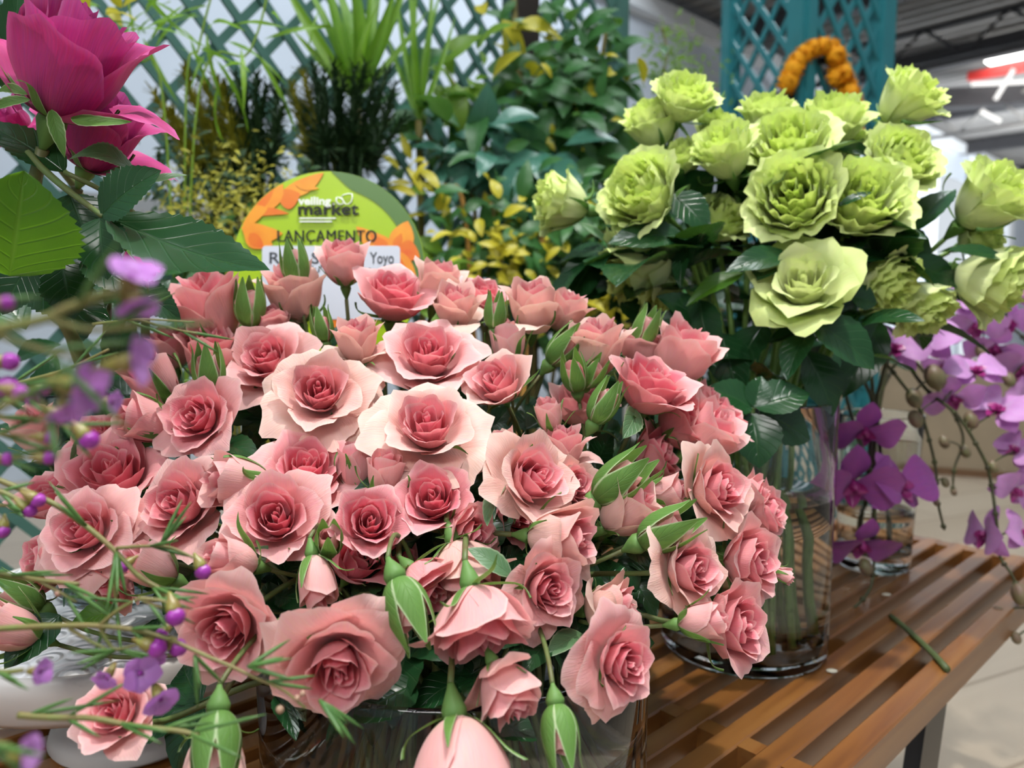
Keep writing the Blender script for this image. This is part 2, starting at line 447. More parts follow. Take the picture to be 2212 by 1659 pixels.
def make_rose(name, label, cat, group, kind, center, ax, width, rng, mats, tint=0.0, stem_to=None, stem_r=.0021, q=1.0, leaf=0, leaf_size=.06, twist=0.0, stem_mat='stem', sep_scale=1.0, leaf_mat_name='leaf', rise=None):
    inn, out, sep = rose(kind, rng, q)
    ref = sep if kind == 'g' else (inn + out)
    rmax, z0, z1 = bloom_extent(ref)
    if kind == 'g': z1 *= .72
    sc = width / (2 * rmax)
    fr = frame(ax, twist)
    org = np.asarray(center) - fr[2] * sc * (z0 + z1) * .5
    root = thing(name, label, cat, org, group)
    T = lambda G: (G * sc) @ fr + org
    def put(nm, lst, mat, tn=None):
        if not lst: return None
        g = Geo()
        for G, pc in lst: g.grid(T(G), pc)
        return part(nm, g, mat, root, tint=tn)
    put('inner_petals', inn, M[mats[0]], tint); put('outer_petals', out, M[mats[1]], tint)
    # calyx: swollen receptacle with five sepals
    g = Geo()
    w = .165 if kind == 'g' else .135
    prof = [(0.0, -.34), (.035, -.33), (.05, -.28), (w * .72, -.17), (w, -.06), (w * .9, .03), (.03, .06), (0, .06)]
    prof = [(r_, z_) for r_, z_ in prof]
    g.lathe([(r_ * sc, z_ * sc) for r_, z_ in prof], 10, org, fr)
    for G, pc in sep:
        G = G.copy(); g.grid(T(G), pc)
    part('calyx', g, M['sepal'], root)
    # stem
    sb = org - fr[2] * sc * .33
    L = np.linalg.norm(np.asarray(stem_to) - sb)
    end = np.asarray(stem_to)
    mid1 = sb - fr[2] * min(.10, L * .4) if fr[2][2] > -.25 else sb - fr[2] * .022 + np.array([0, .075, -.01])
    mid2 = end + (rise if rise is not None else np.array([0, 0, L * .45]))
    pts = bez(sb, mid1, mid2, end, 18)
    g = Geo().tube(pts, np.linspace(stem_r * .85, stem_r * 1.15, 18), 7)
    part('stem', g, M[stem_mat], root)
    for k in range(leaf):
        i = rng.choice([2, 3, 4, 5]) + k * 2
        tg = nrm(pts[i] - pts[i + 1]); sd = nrm(np.cross(tg, [rng.uniform(-1, 1), rng.uniform(-1, 1), rng.uniform(-1, 1)]))
        d = nrm(sd + tg * rng.uniform(.1, .8)); nn = nrm(tg * .7 + np.array([0, -.25, .7]))
        if leaf_mat_name == 'leaf_in' and d[1] < 0: d = d * np.array([1, -1, 1])
        if leaf_mat_name == 'leaf_in':            # spray rose leaves sit below the dome of blooms
            for tr_ in range(14):
                i = rng.randint(2, 11)
                d = nrm([rng.gauss(0, 1), rng.gauss(.3, .7), rng.gauss(.1, .6)]); nn = nrm([rng.gauss(0, .4), -.7, .8])
                q = pts[i] + d * leaf_size * .7 - CAM
                tq = np.dot(q, cF); xx, yy = PW / 2 + F_PX * np.dot(q, cR) / tq, PH / 2 - F_PX * np.dot(q, cU) / tq
                if tq > pink_t(xx, min(max(yy, 540), 1620)) + .035 and yy < 1560: break
            else: continue
        part('leaf', compound(pts[i], d, nn, leaf_size * rng.uniform(.75, 1.15), rng), M[leaf_mat_name], root)
    return root, pts, T, sc, fr

# ------------------------------------------------------------------ pink spray roses in the near vase
PV = np.array([-.034, .44, BZ])             # near vase: centre of its foot
PV_R, PV_H = .115, .133
def pink_t(x, y):
    t = np.interp(y, [540, 650, 760, 850, 950, 1050, 1250, 1450, 1620], [.565, .545, .50, .47, .443, .42, .375, .336, .312])
    e = (x - 850) / 850.0
    return t + (.085 if e > 0 else .035) * e * e * (1.0 if y > 700 else .3)

# kind, x, y, width px, facing angle, towards viewer, depth tweak, tint, label
PINK = [
 ('h', 743, 568, 90, 92, 12, .0, .18, 'tallest half-open pink rose, standing upright in front of the white sticker of the sign'),
 ('g', 638, 580, 62, 97, 5, -.015, 0, 'green rosebud with long sepals standing on a tall stem before the sticker'),
 ('h', 634, 632, 118, 100, 14, .008, .12, 'pink goblet rose directly behind the tall green bud on the sticker side'),
 ('h', 452, 662, 142, 108, 14, -.01, .3, 'large goblet rose at the back left below the tip of the big dark leaf'),
 ('g', 540, 668, 68, 90, 6, -.012, 0, 'green bud showing a pink sliver, between large left goblet and sign edge'),
 ('w', 850, 640, 150, 82, 26, .0, .45, 'cup-shaped deep pink rose under the right part of the white sticker'),
 ('h', 948, 612, 92, 75, 10, .02, .05, 'pale goblet rose touching the lower right rim of the sign'),
 ('H', 985, 662, 112, 85, 22, -.01, .0, 'blush rose with one whitish green front petal, right below the sign rim'),
 ('w', 1045, 640, 96, 70, 24, .025, .3, 'pinker rose half hidden behind the blush rose below the sign rim'),
 ('g', 1070, 682, 52, 85, 5, -.02, .1, 'slender green and pink bud between the two pale roses on the back row'),
 ('H', 1150, 662, 130, 88, 20, .0, .02, 'pale blush rose with wide cream front petal near the yellow croton'),
 ('h', 1222, 672, 88, 70, 12, .02, .12, 'rightmost rose of the back row, behind the wide cream petal one'),
 ('H', 772, 735, 112, 94, 16, -.015, .1, 'cream and pink half-open rose with a brown mark, long sepal on its right'),
 ('g', 697, 712, 50, 100, 4, .0, .2, 'small sepal-wrapped bud left of the brown-marked half-open rose'),
 ('h', 584, 702, 76, 90, 12, .01, .35, 'small pink rose under the goblet behind the tall green bud'),
 ('o', 578, 778, 168, 118, 48, .004, .22, 'open rose with loose curled heart, left of and behind the largest upper bloom'),
 ('O', 690, 850, 216, 100, 60, -.012, .05, 'big wide open blush rose with spiral heart, upper middle of the bouquet'),
 ('o', 928, 768, 186, 92, 45, -.004, .2, 'upright open rose with deep pink coiled heart below the back row centre'),
 ('w', 1075, 828, 126, 115, 45, -.004, .02, 'pale peach rose with tiny tight heart right of the upright open rose'),
 ('O', 925, 930, 236, 95, 52, -.010, .1, 'broad rose with a skirt of wide pale petals, centre of the bouquet'),
 ('b', 1096, 740, 76, 95, 12, .0, .0, 'closed whitish green bud above the pale peach rose with tiny heart'),
 ('g', 1212, 757, 66, 50, 15, .0, 0, 'plump bright green bud beside the pale half-open rose at upper right'),
 ('h', 1285, 752, 122, 92, 14, -.005, .0, 'pale half-open rose with rolled outer petal at upper right of the bouquet'),
 ('g', 1392, 716, 58, 68, 5, -.01, 0, 'upright green bud rising highest at the upper right edge of the bouquet'),
 ('h', 1385, 752, 86, 80, 8, .015, .2, 'small pink rose directly behind the upright bud at the upper right edge'),
 ('h', 1474, 765, 128, 62, 12, .0, .2, 'pink goblet rose leaning outwards at the upper right, dark leaves behind it'),
 ('w', 1404, 838, 158, 66, 22, -.015, .5, 'bright pink full rose with ruffled top at the right shoulder of the bouquet'),
 ('g', 1242, 815, 60, 100, 30, -.012, 0, 'left one of the twin round green buds below the rolled petal rose'),
 ('g', 1278, 812, 50, 60, 25, -.005, 0, 'right one of the twin round green buds below the rolled petal rose'),
 ('b', 1186, 895, 58, 100, 20, -.006, .05, 'small peach bud with curled tip, between green stems right of centre'),
 ('g', 1300, 880, 66, 62, 6, -.016, 0, 'long green bud on a thick pale stem left of the bright pink full rose'),
 ('w', 1480, 915, 150, 35, 15, .012, .45, 'saturated pink rose tucked under the bright pink full rose'),
 ('h', 1530, 935, 118, 42, 18, .0, .25, 'pink rose wrapped by pointed green sepals at the right edge of the bouquet'),
 ('w', 1560, 905, 110, 40, 5, .03, .4, 'ruffled pink rose at the outer right edge beside the trifoliate dark leaves'),
 ('o', 1548, 1058, 176, 14, 34, -.02, .1, 'large rose with big cream outer petal and pink heart turned right'),
 ('w', 1655, 1108, 104, 8, 16, .01, .3, 'pink rose at the far right edge above the clear vase'),
 ('h', 1622, 1070, 76, 20, 10, .01, .15, 'small half-open rose between the cream petal rose and the far right rose'),
 ('w', 1618, 1212, 146, -6, 30, -.005, .18, 'flat-faced salmon rose against the stems in the tall clear vase'),
 ('o', 1490, 1232, 180, 4, 38, -.025, .12, 'pale rose with folded cream petals and pink heart, lower right of the bouquet'),
 ('w', 1582, 1352, 156, -2, 28, -.008, .3, 'pink rose hanging lowest at the right in front of the clear vase foot'),
 ('b', 1520, 1342, 76, 6, 18, -.03, .25, 'pink bud with reddish tip lying against the lowest right rose'),
 ('g', 1428, 1150, 92, 25, 20, -.03, .3, 'stout green bud opening to salmon, pointing right above the folded cream rose'),
 ('h', 1358, 1098, 126, 36, 20, -.008, .05, 'peach rose leaning right with fringed salmon tip, right of centre'),
 ('g', 1330, 1045, 96, 38, 14, -.02, .2, 'bud with spread green sepals above the fringed salmon tip rose'),
 ('o', 1152, 1035, 190, 30, 48, -.02, .12, 'pale pink rose with white sunlit shoulder, right of the broad centre rose'),
 ('w', 1238, 1050, 100, 10, 45, -.004, .12, 'small salmon rose with dark spiral heart beside the sunlit shoulder rose'),
 ('H', 1216, 965, 114, 85, 15, .0, .15, 'tall peach goblet rose behind the sunlit shoulder rose'),
 ('H', 1092, 968, 92, 110, 18, .004, .0, 'faded cream rose with greenish folded petals right of the broad centre rose'),
 ('h', 1212, 1162, 134, -4, 24, -.012, .1, 'plain peach goblet turned right, below the small salmon rose with dark heart'),
 ('w', 1012, 1158, 128, -10, 36, .01, .2, 'rose lying sideways behind a green leaf under the deep coral roses'),
 ('w', 1000, 1228, 165, -70, 10, .012, .02, 'shaded cream rose turned down, behind the green calyx of the white-topped rose'),
 ('o', 1182, 1272, 168, -12, 50, -.006, .15, 'white and pink rose with crisp small petals, lower right of centre'),
 ('H', 1320, 1310, 130, 10, 14, .016, .0, 'creamy rose seen from behind, above the big pink rose on the right'),
 ('O', 1338, 1430, 205, -14, 40, -.012, .45, 'big full pink rose at the bottom right beside the glass rim of the near vase'),
 ('w', 1034, 1342, 206, -76, 12, -.014, .2, 'nodding rose with a white sunlit top and deep pink mouth'),
 ('H', 1095, 1492, 150, -62, 14, -.006, .2, 'drooping goblet rose with a brown bruise, directly below the nodding rose'),
 ('h', 1000, 1682, 228, -80, 10, -.004, .22, 'blush rose hanging upside down at the bottom edge of the picture'),
 ('g', 1208, 1572, 84, -82, 10, -.01, .1, 'green bud hanging down below the big full pink rose'),
 ('g', 876, 1302, 100, -66, 16, -.022, .15, 'pale green bud hanging by its stem between two large lower roses'),
 ('w', 918, 1262, 140, -45, 26, .01, .45, 'deep pink rose in shade behind the hanging pale green bud'),
 ('O', 728, 1432, 262, -82, 50, -.008, .2, 'largest rose of all, facing down at the bottom centre with wide skirt petals'),
 ('o', 492, 1355, 206, -140, 52, -.008, .25, 'open rose with deep pink coil at lower left of centre, pale top petal'),
 ('o', 250, 1540, 156, 160, 55, -.004, .25, 'lone low rose in front of the white pedestal stand'),
 ('g', 468, 1598, 104, -84, 12, -.016, 0, 'fat green bud hanging in front of the near vase at the bottom left'),
 ('b', 497, 1208, 92, 165, 35, -.02, .1, 'peach bud half wrapped in bright green sepals, left of the lower centre'),
 ('o', 597, 1120, 190, 110, 68, -.010, .35, 'open coral rose with dark swirling heart facing the viewer, left of centre'),
 ('w', 800, 1130, 128, 80, 70, -.004, .75, 'small deep coral rose facing the viewer, just below the centre'),
 ('w', 935, 1080, 136, 100, 62, .0, .7, 'deep coral rose in shade right of the small one facing the viewer'),
 ('o', 662, 1015, 182, 88, 50, .006, .6, 'crimson pink rose with two spread side petals, under the big wide blush rose'),
 ('b', 512, 1042, 112, 172, 24, -.012, .06, 'plain blush bud pointing left with two long sepals'),
 ('b', 770, 1004, 78, 92, 10, .012, .5, 'shaded pink bud right of the crimson rose with spread petals'),
 ('b', 832, 1020, 78, 85, 25, -.006, .15, 'peach bud with a green sepal cap below the broad centre rose'),
 ('g', 711, 1172, 62, 95, 60, -.006, 0, 'round green bud between the coral swirl rose and small deep coral rose'),
 ('o', 388, 1090, 186, 150, 48, -.004, .25, 'soft pink rose turned left with big smooth outer petal, left part of bouquet'),
 ('w', 240, 1028, 168, 110, 46, .01, .6, 'dark rose-pink bloom in shade with a raised pointed back petal'),
 ('O', 188, 1150, 200, 150, 50, -.012, .3, 'big dusky pink rose with frilled pale edges behind the long waxflower twig'),
 ('w', 112, 1075, 120, 120, 30, .012, .5, 'shaded pink rose behind the frilled dusky one at the far left'),
 ('o', 428, 902, 158, 150, 50, -.006, .65, 'coral red rose with open heart and pointed hanging petal, upper left'),
 ('b', 332, 822, 98, 120, 16, -.004, .5, 'smooth pink bud rising behind the blurred lilac waxflowers'),
 ('b', 312, 908, 96, 160, 22, -.004, .5, 'coral bud pointing left under the smooth bud behind the lilac flowers'),
 ('h', 370, 748, 88, 100, 12, .01, .3, 'half-open pink rose behind long sepals, left of the back row'),
 ('h', 456, 768, 116, 84, 14, .012, .3, 'pink goblet rose in the second row under the large left goblet'),
 ('g', 452, 812, 70, 95, 5, -.016, 0, 'pair of green sepals closed on a bud before the second row goblet'),
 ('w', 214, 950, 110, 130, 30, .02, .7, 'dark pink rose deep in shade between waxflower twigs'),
 ('h', 80, 930, 96, 110, 20, .02, .05, 'pale rose at the left edge behind the waxflower buds'),
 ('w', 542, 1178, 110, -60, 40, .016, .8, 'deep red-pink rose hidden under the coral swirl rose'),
 ('b', 683, 1258, 84, -78, 14, .0, .2, 'shaded pink bud hanging under the round green bud'),
 ('w', 102, 1218, 124, 170, 20, .012, .75, 'dark red-pink rose low at the left edge'),
 ('b', 322, 1220, 92, 150, 16, -.006, .02, 'peach bud with broad green sepal behind the fork of the twig'),
 ('b', 18, 1355, 96, 160, 15, .0, .1, 'pale bud cut by the left edge above the white stand'),
 ('g', 52, 1292, 74, 150, 10, .01, 0, 'olive green bud low at the left edge'),
 ('w', 1415, 985, 120, 20, 12, .03, .6, 'shaded deep pink rose behind forked green sepals on the right'),
 ('w', 1252, 880, 122, 80, 18, .035, .15, 'pink rose hidden behind the twin round buds'),
 ('b', 1442, 1062, 70, 10, 14, .0, .15, 'small peach bud left of the large cream petal rose'),
 ('h', 1518, 862, 62, 30, 8, .025, .3, 'tiny pink rose peeping out at the right edge by the dark leaves'),
 ('b', 1692, 1242, 34, -20, 5, .0, .4, 'tiny red-tipped bud sticking out at the far right'),
 ('w', 236, 1262, 120, -120, 20, .02, .5, 'dull pink rose in deep shade over the white stand'),
 ('h', 458, 1650, 130, -86, 8, .012, .1, 'upside down pale rose cut by the bottom edge behind the fat green bud'),
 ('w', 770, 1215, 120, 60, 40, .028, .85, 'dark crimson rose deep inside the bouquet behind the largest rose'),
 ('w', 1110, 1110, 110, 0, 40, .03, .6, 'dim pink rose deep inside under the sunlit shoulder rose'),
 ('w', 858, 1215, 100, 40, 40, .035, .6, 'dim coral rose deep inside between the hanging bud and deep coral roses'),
]
rs = random.Random(11)
PINK_ROOTS = []
for i, (k, x, y, w, a, tw, dd, tint, lab) in enumerate(PINK):
    rng = random.Random(100 + i)
    t = float(pink_t(x, y)) + dd
    c = P(x, y, t)
    wm = w * t / F_PX * (1.04 if k in 'oOwhH' else 1.0)
    an = 2 * math.pi * i * .381966; rr_ = .078 * math.sqrt(((i * 37) % 97) / 97.0)
    foot = PV + np.array([math.cos(an) * rr_, math.sin(an) * rr_, .012])
    bud = k in 'bg'
    mats = ('pink', 'pink') if tint > .12 or bud else ('pink', 'cream')
    q = 1.35 if w > 170 else (1.15 if w > 120 else .9)
    mid = c * .35 + (PV + np.array([0, 0, .12])) * .65
    out = nrm(np.array([c[0] - PV[0], c[1] - PV[1], 0]))
    rimp = np.array([PV[0] + out[0] * .07, PV[1] + out[1] * .07, BZ + .17])
    root, pts, T, sc, fr = make_rose('rose_bud' if bud else 'spray_rose', lab, 'rosebud' if bud else 'rose', None, k, c, axis(x, y, a, tw), wm, rng, mats, tint,
              stem_to=foot, stem_r=.0014 if bud else .0018, q=q, leaf=2 if not bud else 1, leaf_size=.052, leaf_mat_name='leaf_in', twist=rng.uniform(0, 6.28),
              rise=(rimp - foot) * 1.15)
    PINK_ROOTS.append(root)

def leaf_on(root, b, t_, wpx, tdist, normal_tw=(90, 60), mat='leaf', seed=0, **kw):
    """a single leaf blade with its petiole on a rose, from the picture points b to t_"""
    rng = random.Random(seed)
    B, Tt = P(b[0], b[1], tdist[0]), P(t_[0], t_[1], tdist[1])
    nn = axis((b[0] + t_[0]) / 2, (b[1] + t_[1]) / 2, *normal_tw)
    G, pc = blade(B, Tt, wpx * (tdist[0] + tdist[1]) / 2 / F_PX, nn, layer=rng.random() * .6, rng=rng, **kw)
    g = Geo().grid(G, pc)
    return part('leaf', g, M[mat], root)

LP = [  # leaves seen between the pink blooms: rose index, base, tip, width px, depth offset, normal, material
 (60, (900, 1478), (760, 1562), 118, .03, (80, 50), 'leaf'), (52, (1104, 1244), (1008, 1184), 52, -.012, (100, 50), 'leaf_pale'), (19, (866, 1038), (742, 1094), 62, .02, (90, 50), 'leaf'),
 (44, (1088, 1048), (1052, 1136), 50, -.006, (160, 50), 'leaf_pale'), (64, (518, 1244), (580, 1178), 54, .0, (60, 50), 'leaf_pale'), (26, (1372, 884), (1344, 948), 54, -.012, (20, 55), 'leaf_pale'),
 (92, (130, 1328), (8, 1446), 92, .02, (90, 50), 'leaf'), (92, (255, 1318), (150, 1352), 60, .02, (90, 55), 'leaf_back'), (75, (172, 955), (150, 1004), 40, .0, (10, 50), 'leaf_pale'),
 (53, (1260, 1370), (1180, 1420), 60, .02, (90, 50), 'leaf_pale'), (41, (1350, 1180), (1420, 1225), 60, .01, (80, 50), 'leaf'), (47, (1130, 1000), (1190, 1060), 60, .02, (80, 50), 'leaf'),
 (62, (420, 1235), (330, 1300), 70, .03, (80, 55), 'leaf'), (65, (470, 960), (560, 990), 70, .02, (80, 50), 'leaf'), (65, (470, 1180), (560, 1290), 90, .04, (80, 55), 'leaf'), (60, (600, 1290), (700, 1320), 80, .04, (80, 55), 'leaf'),
 (54, (1180, 1390), (1130, 1460), 60, .02, (80, 50), 'leaf'), (55, (1060, 1560), (1160, 1600), 80, .03, (80, 50), 'leaf'), (58, (820, 1240), (760, 1300), 70, .04, (80, 50), 'leaf'), (63, (600, 1500), (640, 1600), 60, .05, (80, 50), 'leaf'),
]
for n_, (ri, b, tp, w, dt, nn, mt) in enumerate(LP):
    td = (float(pink_t(*b)) + dt, float(pink_t(*tp)) + dt - .006)
    leaf_on(PINK_ROOTS[ri], b, tp, w, td, nn, mt, seed=200 + n_, serr=.03, bend=.08)

rl = random.Random(77)
for n_ in range(34):               # leaves deeper down, seen through the gaps of the dome
    x, y = rl.uniform(300, 1560), rl.uniform(760, 1400)
    t0 = float(pink_t(x, y)) + rl.uniform(.055, .10)
    j = min(range(len(PINK)), key=lambda q: (PINK[q][1] - x) ** 2 + (PINK[q][2] - y) ** 2)
    a = rl.uniform(0, 6.28)
    leaf_on(PINK_ROOTS[j], (x - 34 * math.cos(a), y - 34 * math.sin(a)), (x + 40 * math.cos(a), y + 40 * math.sin(a)), 66, (t0, t0 + rl.uniform(-.01, .02)), (90, rl.uniform(35, 65)), 'leaf', seed=300 + n_, nu=7, nv=13)
# ------------------------------------------------------------------ slatted bench, vases, bowl, sign
AZ = math.radians(47.0)
S2 = np.array([math.sin(AZ), math.cos(AZ), 0.0]); E2 = np.array([math.cos(AZ), -math.sin(AZ), 0.0]); Z3 = np.array([0, 0, 1.0])
def SE(V):                                         # (s, e, z) bench axes to world
    V = np.asarray(V, float); return V[:, :1] * S2 + V[:, 1:2] * E2 + V[:, 2:3] * Z3
def se(s, e, z): return s * S2 + e * E2 + np.array([0, 0, z])

def wood_mat(name, c1, c2, c3, rough=.32, along=S2):
    m, nt, out = new_mat(name)
    tc = N(nt, 'TexCoord'); rnd = N(nt, 'ObjectInfo')
    mp = N(nt, 'Mapping'); mp.inputs['Rotation'].default_value = (0, 0, AZ - math.pi / 2); mp.inputs['Scale'].default_value = (2.0, 38.0, 38.0)
    ad = N(nt, 'VectorMath', operation='ADD'); nt.links.new(tc.outputs['Object'], ad.inputs[0])
    cb = N(nt, 'CombineXYZ')
    for k in range(3): nt.links.new(mth(nt, 'MULTIPLY', rnd.outputs['Random'], 7.0 + k), cb.inputs[k])
    nt.links.new(cb.outputs[0], ad.inputs[1]); 
    rot = N(nt, 'VectorRotate', rotation_type='Z_AXIS'); rot.inputs['Angle'].default_value = -(math.pi / 2 - AZ)
    nt.links.new(ad.outputs[0], rot.inputs['Vector'])
    sc = N(nt, 'VectorMath', operation='MULTIPLY'); sc.inputs[1].default_value = (3.0, 60.0, 60.0); nt.links.new(rot.outputs[0], sc.inputs[0])
    nz = N(nt, 'TexNoise', i_Scale=1.0, i_Detail=5.0, i_Distortion=.6); nt.links.new(sc.outputs[0], nz.inputs['Vector'])
    n2 = N(nt, 'TexNoise', i_Scale=6.0, i_Detail=2.0); nt.links.new(ad.outputs[0], n2.inputs['Vector'])
    c = ramp(nt, nz.outputs[0], [(.25, c1), (.5, c2), (.75, c3)])
    c = mix(nt, mth(nt, 'MULTIPLY', n2.outputs[0], .5), c, c1)
    b = N(nt, 'BsdfPrincipled'); nt.links.new(c, b.inputs['Base Color']); b.inputs['Roughness'].default_value = rough
    b.inputs['Specular IOR Level'].default_value = .5; b.inputs['Coat Weight'].default_value = .25; b.inputs['Coat Roughness'].default_value = .25
    bm = N(nt, 'Bump', i_Strength=.12, i_Distance=.001); nt.links.new(nz.outputs[0], bm.inputs['Height']); nt.links.new(bm.outputs[0], b.inputs['Normal'])
    nt.links.new(b.outputs[0], out.inputs[0])
    return m
M['wood'] = wood_mat('oiled_teak', (.13, .045, .011), (.26, .105, .024), (.35, .165, .045))
M['black_metal'] = plain_mat('black_metal', (.012, .012, .013), .35, .5, noise=.1)
M['glass'] = glass_mat('clear_glass', (.97, 1.0, .985), 1.5)
M['water'] = glass_mat('water', (.98, 1.0, .99), 1.33)

S0, S1_, PITCH_E, SLAT = -.35, 1.105, .034, .0195
NS = 14
bench = thing('slat_bench', 'warm brown slatted wooden bench with black metal legs carrying the vases', 'bench', se(.4, -.42, 0))
for k in range(NS):
    e1 = -.200 - k * PITCH_E
    part('slat', Geo().box((S0, e1 - SLAT, BZ - .030), (S1_ + .022, e1, BZ), SE, bev=.0015), M['wood'], bench, smooth=False)
for s in (-.02, .475):
    g = Geo()
    for k in range(NS - 1):
        e1 = -.200 - k * PITCH_E - SLAT
        g.box((s, e1 - (PITCH_E - SLAT) - .0005, BZ - .029), (s + .016, e1 + .0005, BZ - .0006), SE)
    part('cross_rail', g, M['wood'], bench, smooth=False)
g = Geo()
for k in range(NS - 1):
    e1 = -.200 - k * PITCH_E - SLAT
    g.box((S1_, e1 - (PITCH_E - SLAT) - .0005, BZ - .029), (S1_ + .0205, e1 + .0005, BZ - .0006), SE)
part('end_rail', g, M['wood'], bench, smooth=False)
for s0, s1 in ((.755, .66), (-.05, .03)):
    for e in (-.225, -.63):
        g = Geo()
        V = []
        for z, s in ((BZ - .0302, s0), (0.0, s1)):
            for ds in (-.028, .028):
                for de in (-.007, .007): V.append((s + ds, e + de, z))
        g.add(SE(np.array(V)), [[0, 1, 3, 2], [4, 6, 7, 5], [0, 4, 5, 1], [2, 3, 7, 6], [0, 2, 6, 4], [1, 5, 7, 3]])
        part('leg', g, M['black_metal'], bench, smooth=False)
    g = Geo().box((s0 - .02, -.63, BZ - .044), (s0 + .02, -.225, BZ - .0302), SE)
    part('leg_stretcher', g, M['black_metal'], bench, smooth=False)

def vase(label, c, prof_out, wall, base, level, wlabel, n=72, name='glass_vase'):
    """round glass vase: outer wall, rounded lip, inner wall, thick foot; water is a body of its own"""
    po = [(0.0, 0.0)] + prof_out
    H = prof_out[-1][1]
    inner = [(r - wall, z) for r, z in prof_out if z > base + .001]
    r0 = np.interp(base, [z for _, z in prof_out], [r for r, _ in prof_out]) - wall
    lip = [(prof_out[-1][0] - wall * .15, H + wall * .35), (prof_out[-1][0] - wall * .5, H + wall * .5), (prof_out[-1][0] - wall * .85, H + wall * .35)]
    pin = [(r0 - .004, base), (0, base)]
    prof = po + lip + inner[::-1] + [(r0, base + .004)] + pin
    c = np.asarray(c, float)
    v = solo(name, Geo().lathe(prof, n, c), M['glass'], label, 'vase', org=c)
    zs = np.linspace(base - .0006, level, 6)
    wp = [(0, zs[0])] + [(np.interp(z, [q for _, q in prof_out], [r for r, _ in prof_out]) - wall + .0006, z) for z in zs] + [(0, level)]
    wp[1] = (r0 - .004, zs[0])
    wp.insert(2, (r0 + .0004, base + .004))
    solo('vase_water', Geo().lathe(wp, n, c), M['water'], wlabel, 'water', org=c + np.array([0, 0, base]))
    return v

GV = np.array([.22, .69, BZ]); GV_R, GV_H = .076, .235
vase('tall clear glass cylinder vase holding the lime green roses', GV,
     [(.070, .0), (.0745, .002), (.076, .006), (.0762, .05), (.0764, .12), (.0766, .18), (.077, GV_H)], .0035, .011, .15, 'clear water standing in the vase of lime green roses')
vase('wide low clear glass vase under the pink roses, cut by the bottom edge', PV,
     [(.105, .0), (.112, .003), (PV_R, .009), (.1155, .04), (.1155, .08), (.116, PV_H)], .004, .011, .085, 'clear water inside the wide low vase of pink roses')
OV = np.array([.45, .91, BZ])
vase('tapered heavy-footed glass vase with the orchid sprays, far end of the bench', OV,
     [(.037, .0), (.041, .002), (.042, .006), (.0435, .05), (.046, .11), (.048, .16), (.050, .19)], .0035, .022, .075, 'shallow clear water at the foot of the orchid vase')

# white pedestal bowl with embossed top
def emboss_mat():
    m, nt, out = new_mat('white_embossed')
    tc = N(nt, 'TexCoord'); mp = N(nt, 'Mapping'); mp.inputs['Scale'].default_value = (34, 34, 34); nt.links.new(tc.outputs['Object'], mp.inputs[0])
    vo = N(nt, 'TexVoronoi', feature='SMOOTH_F1'); vo.inputs['Scale'].default_value = 1.6; vo.inputs['Smoothness'].default_value = .3; nt.links.new(mp.outputs[0], vo.inputs['Vector'])
    rg = mth(nt, 'SINE', mth(nt, 'MULTIPLY', vo.outputs['Distance'], 22.0))
    b = N(nt, 'BsdfPrincipled'); b.inputs['Base Color'].default_value = (.86, .88, .90, 1); b.inputs['Roughness'].default_value = .35
    bm = N(nt, 'Bump', i_Strength=.55, i_Distance=.002); nt.links.new(rg, bm.inputs['Height']); nt.links.new(bm.outputs[0], b.inputs['Normal'])
    nt.links.new(b.outputs[0], out.inputs[0]); return m
M['emboss'] = emboss_mat()
M['white_enamel'] = plain_mat('white_enamel', (.70, .68, .65), .4, .5, noise=.06)
ST = np.array([-.285, .545, BZ]); ST_H = .105
stand = thing('pedestal_stand', 'white round pedestal stand with embossed top under the left side of the bouquet', 'stand', ST)
R_ = .135
part('tray', Geo().lathe([(0, ST_H - .052), (.05, ST_H - .052), (.10, ST_H - .048), (R_ - .012, ST_H - .036), (R_ - .003, ST_H - .028), (R_, ST_H - .012), (R_, ST_H - .004), (R_ - .003, ST_H), (R_ - .006, ST_H - .0012)], 72, ST), M['white_enamel'], stand)
part('embossed_top', Geo().lathe([(R_ - .006, ST_H - .0012), (R_ - .008, ST_H + .0005), (.10, ST_H + .001), (.05, ST_H + .001), (0, ST_H + .001)], 72, ST), M['emboss'], stand)
part('pedestal', Geo().lathe([(0, 0), (.058, 0), (.06, .003), (.058, .010), (.050, .02), (.047, .04), (.050, ST_H - .0525), (0, ST_H - .0525)], 56, ST), M['white_enamel'], stand)

# grey glass vase of the magenta roses, standing on the pedestal stand
MV = np.array([-.295, .555, BZ + ST_H + .001])
M['grey_glass'] = glass_mat('grey_glass', (.55, .66, .70), 1.45, .03)
solo('glass_vase', Geo().lathe([(0, 0), (.042, 0), (.047, .003), (.048, .01), (.049, .08), (.050, .15), (.0495, .152), (.0475, .152), (.047, .15), (.046, .08), (.045, .012), (0, .010)], 56, MV), M['grey_glass'],
     'grey glass vase of the magenta roses, standing on the white pedestal stand', 'vase', org=MV)

M['stem_cut'] = plain_mat('cut_stem_green', (.10, .14, .05), .5, .4, noise=.2, scale=60)
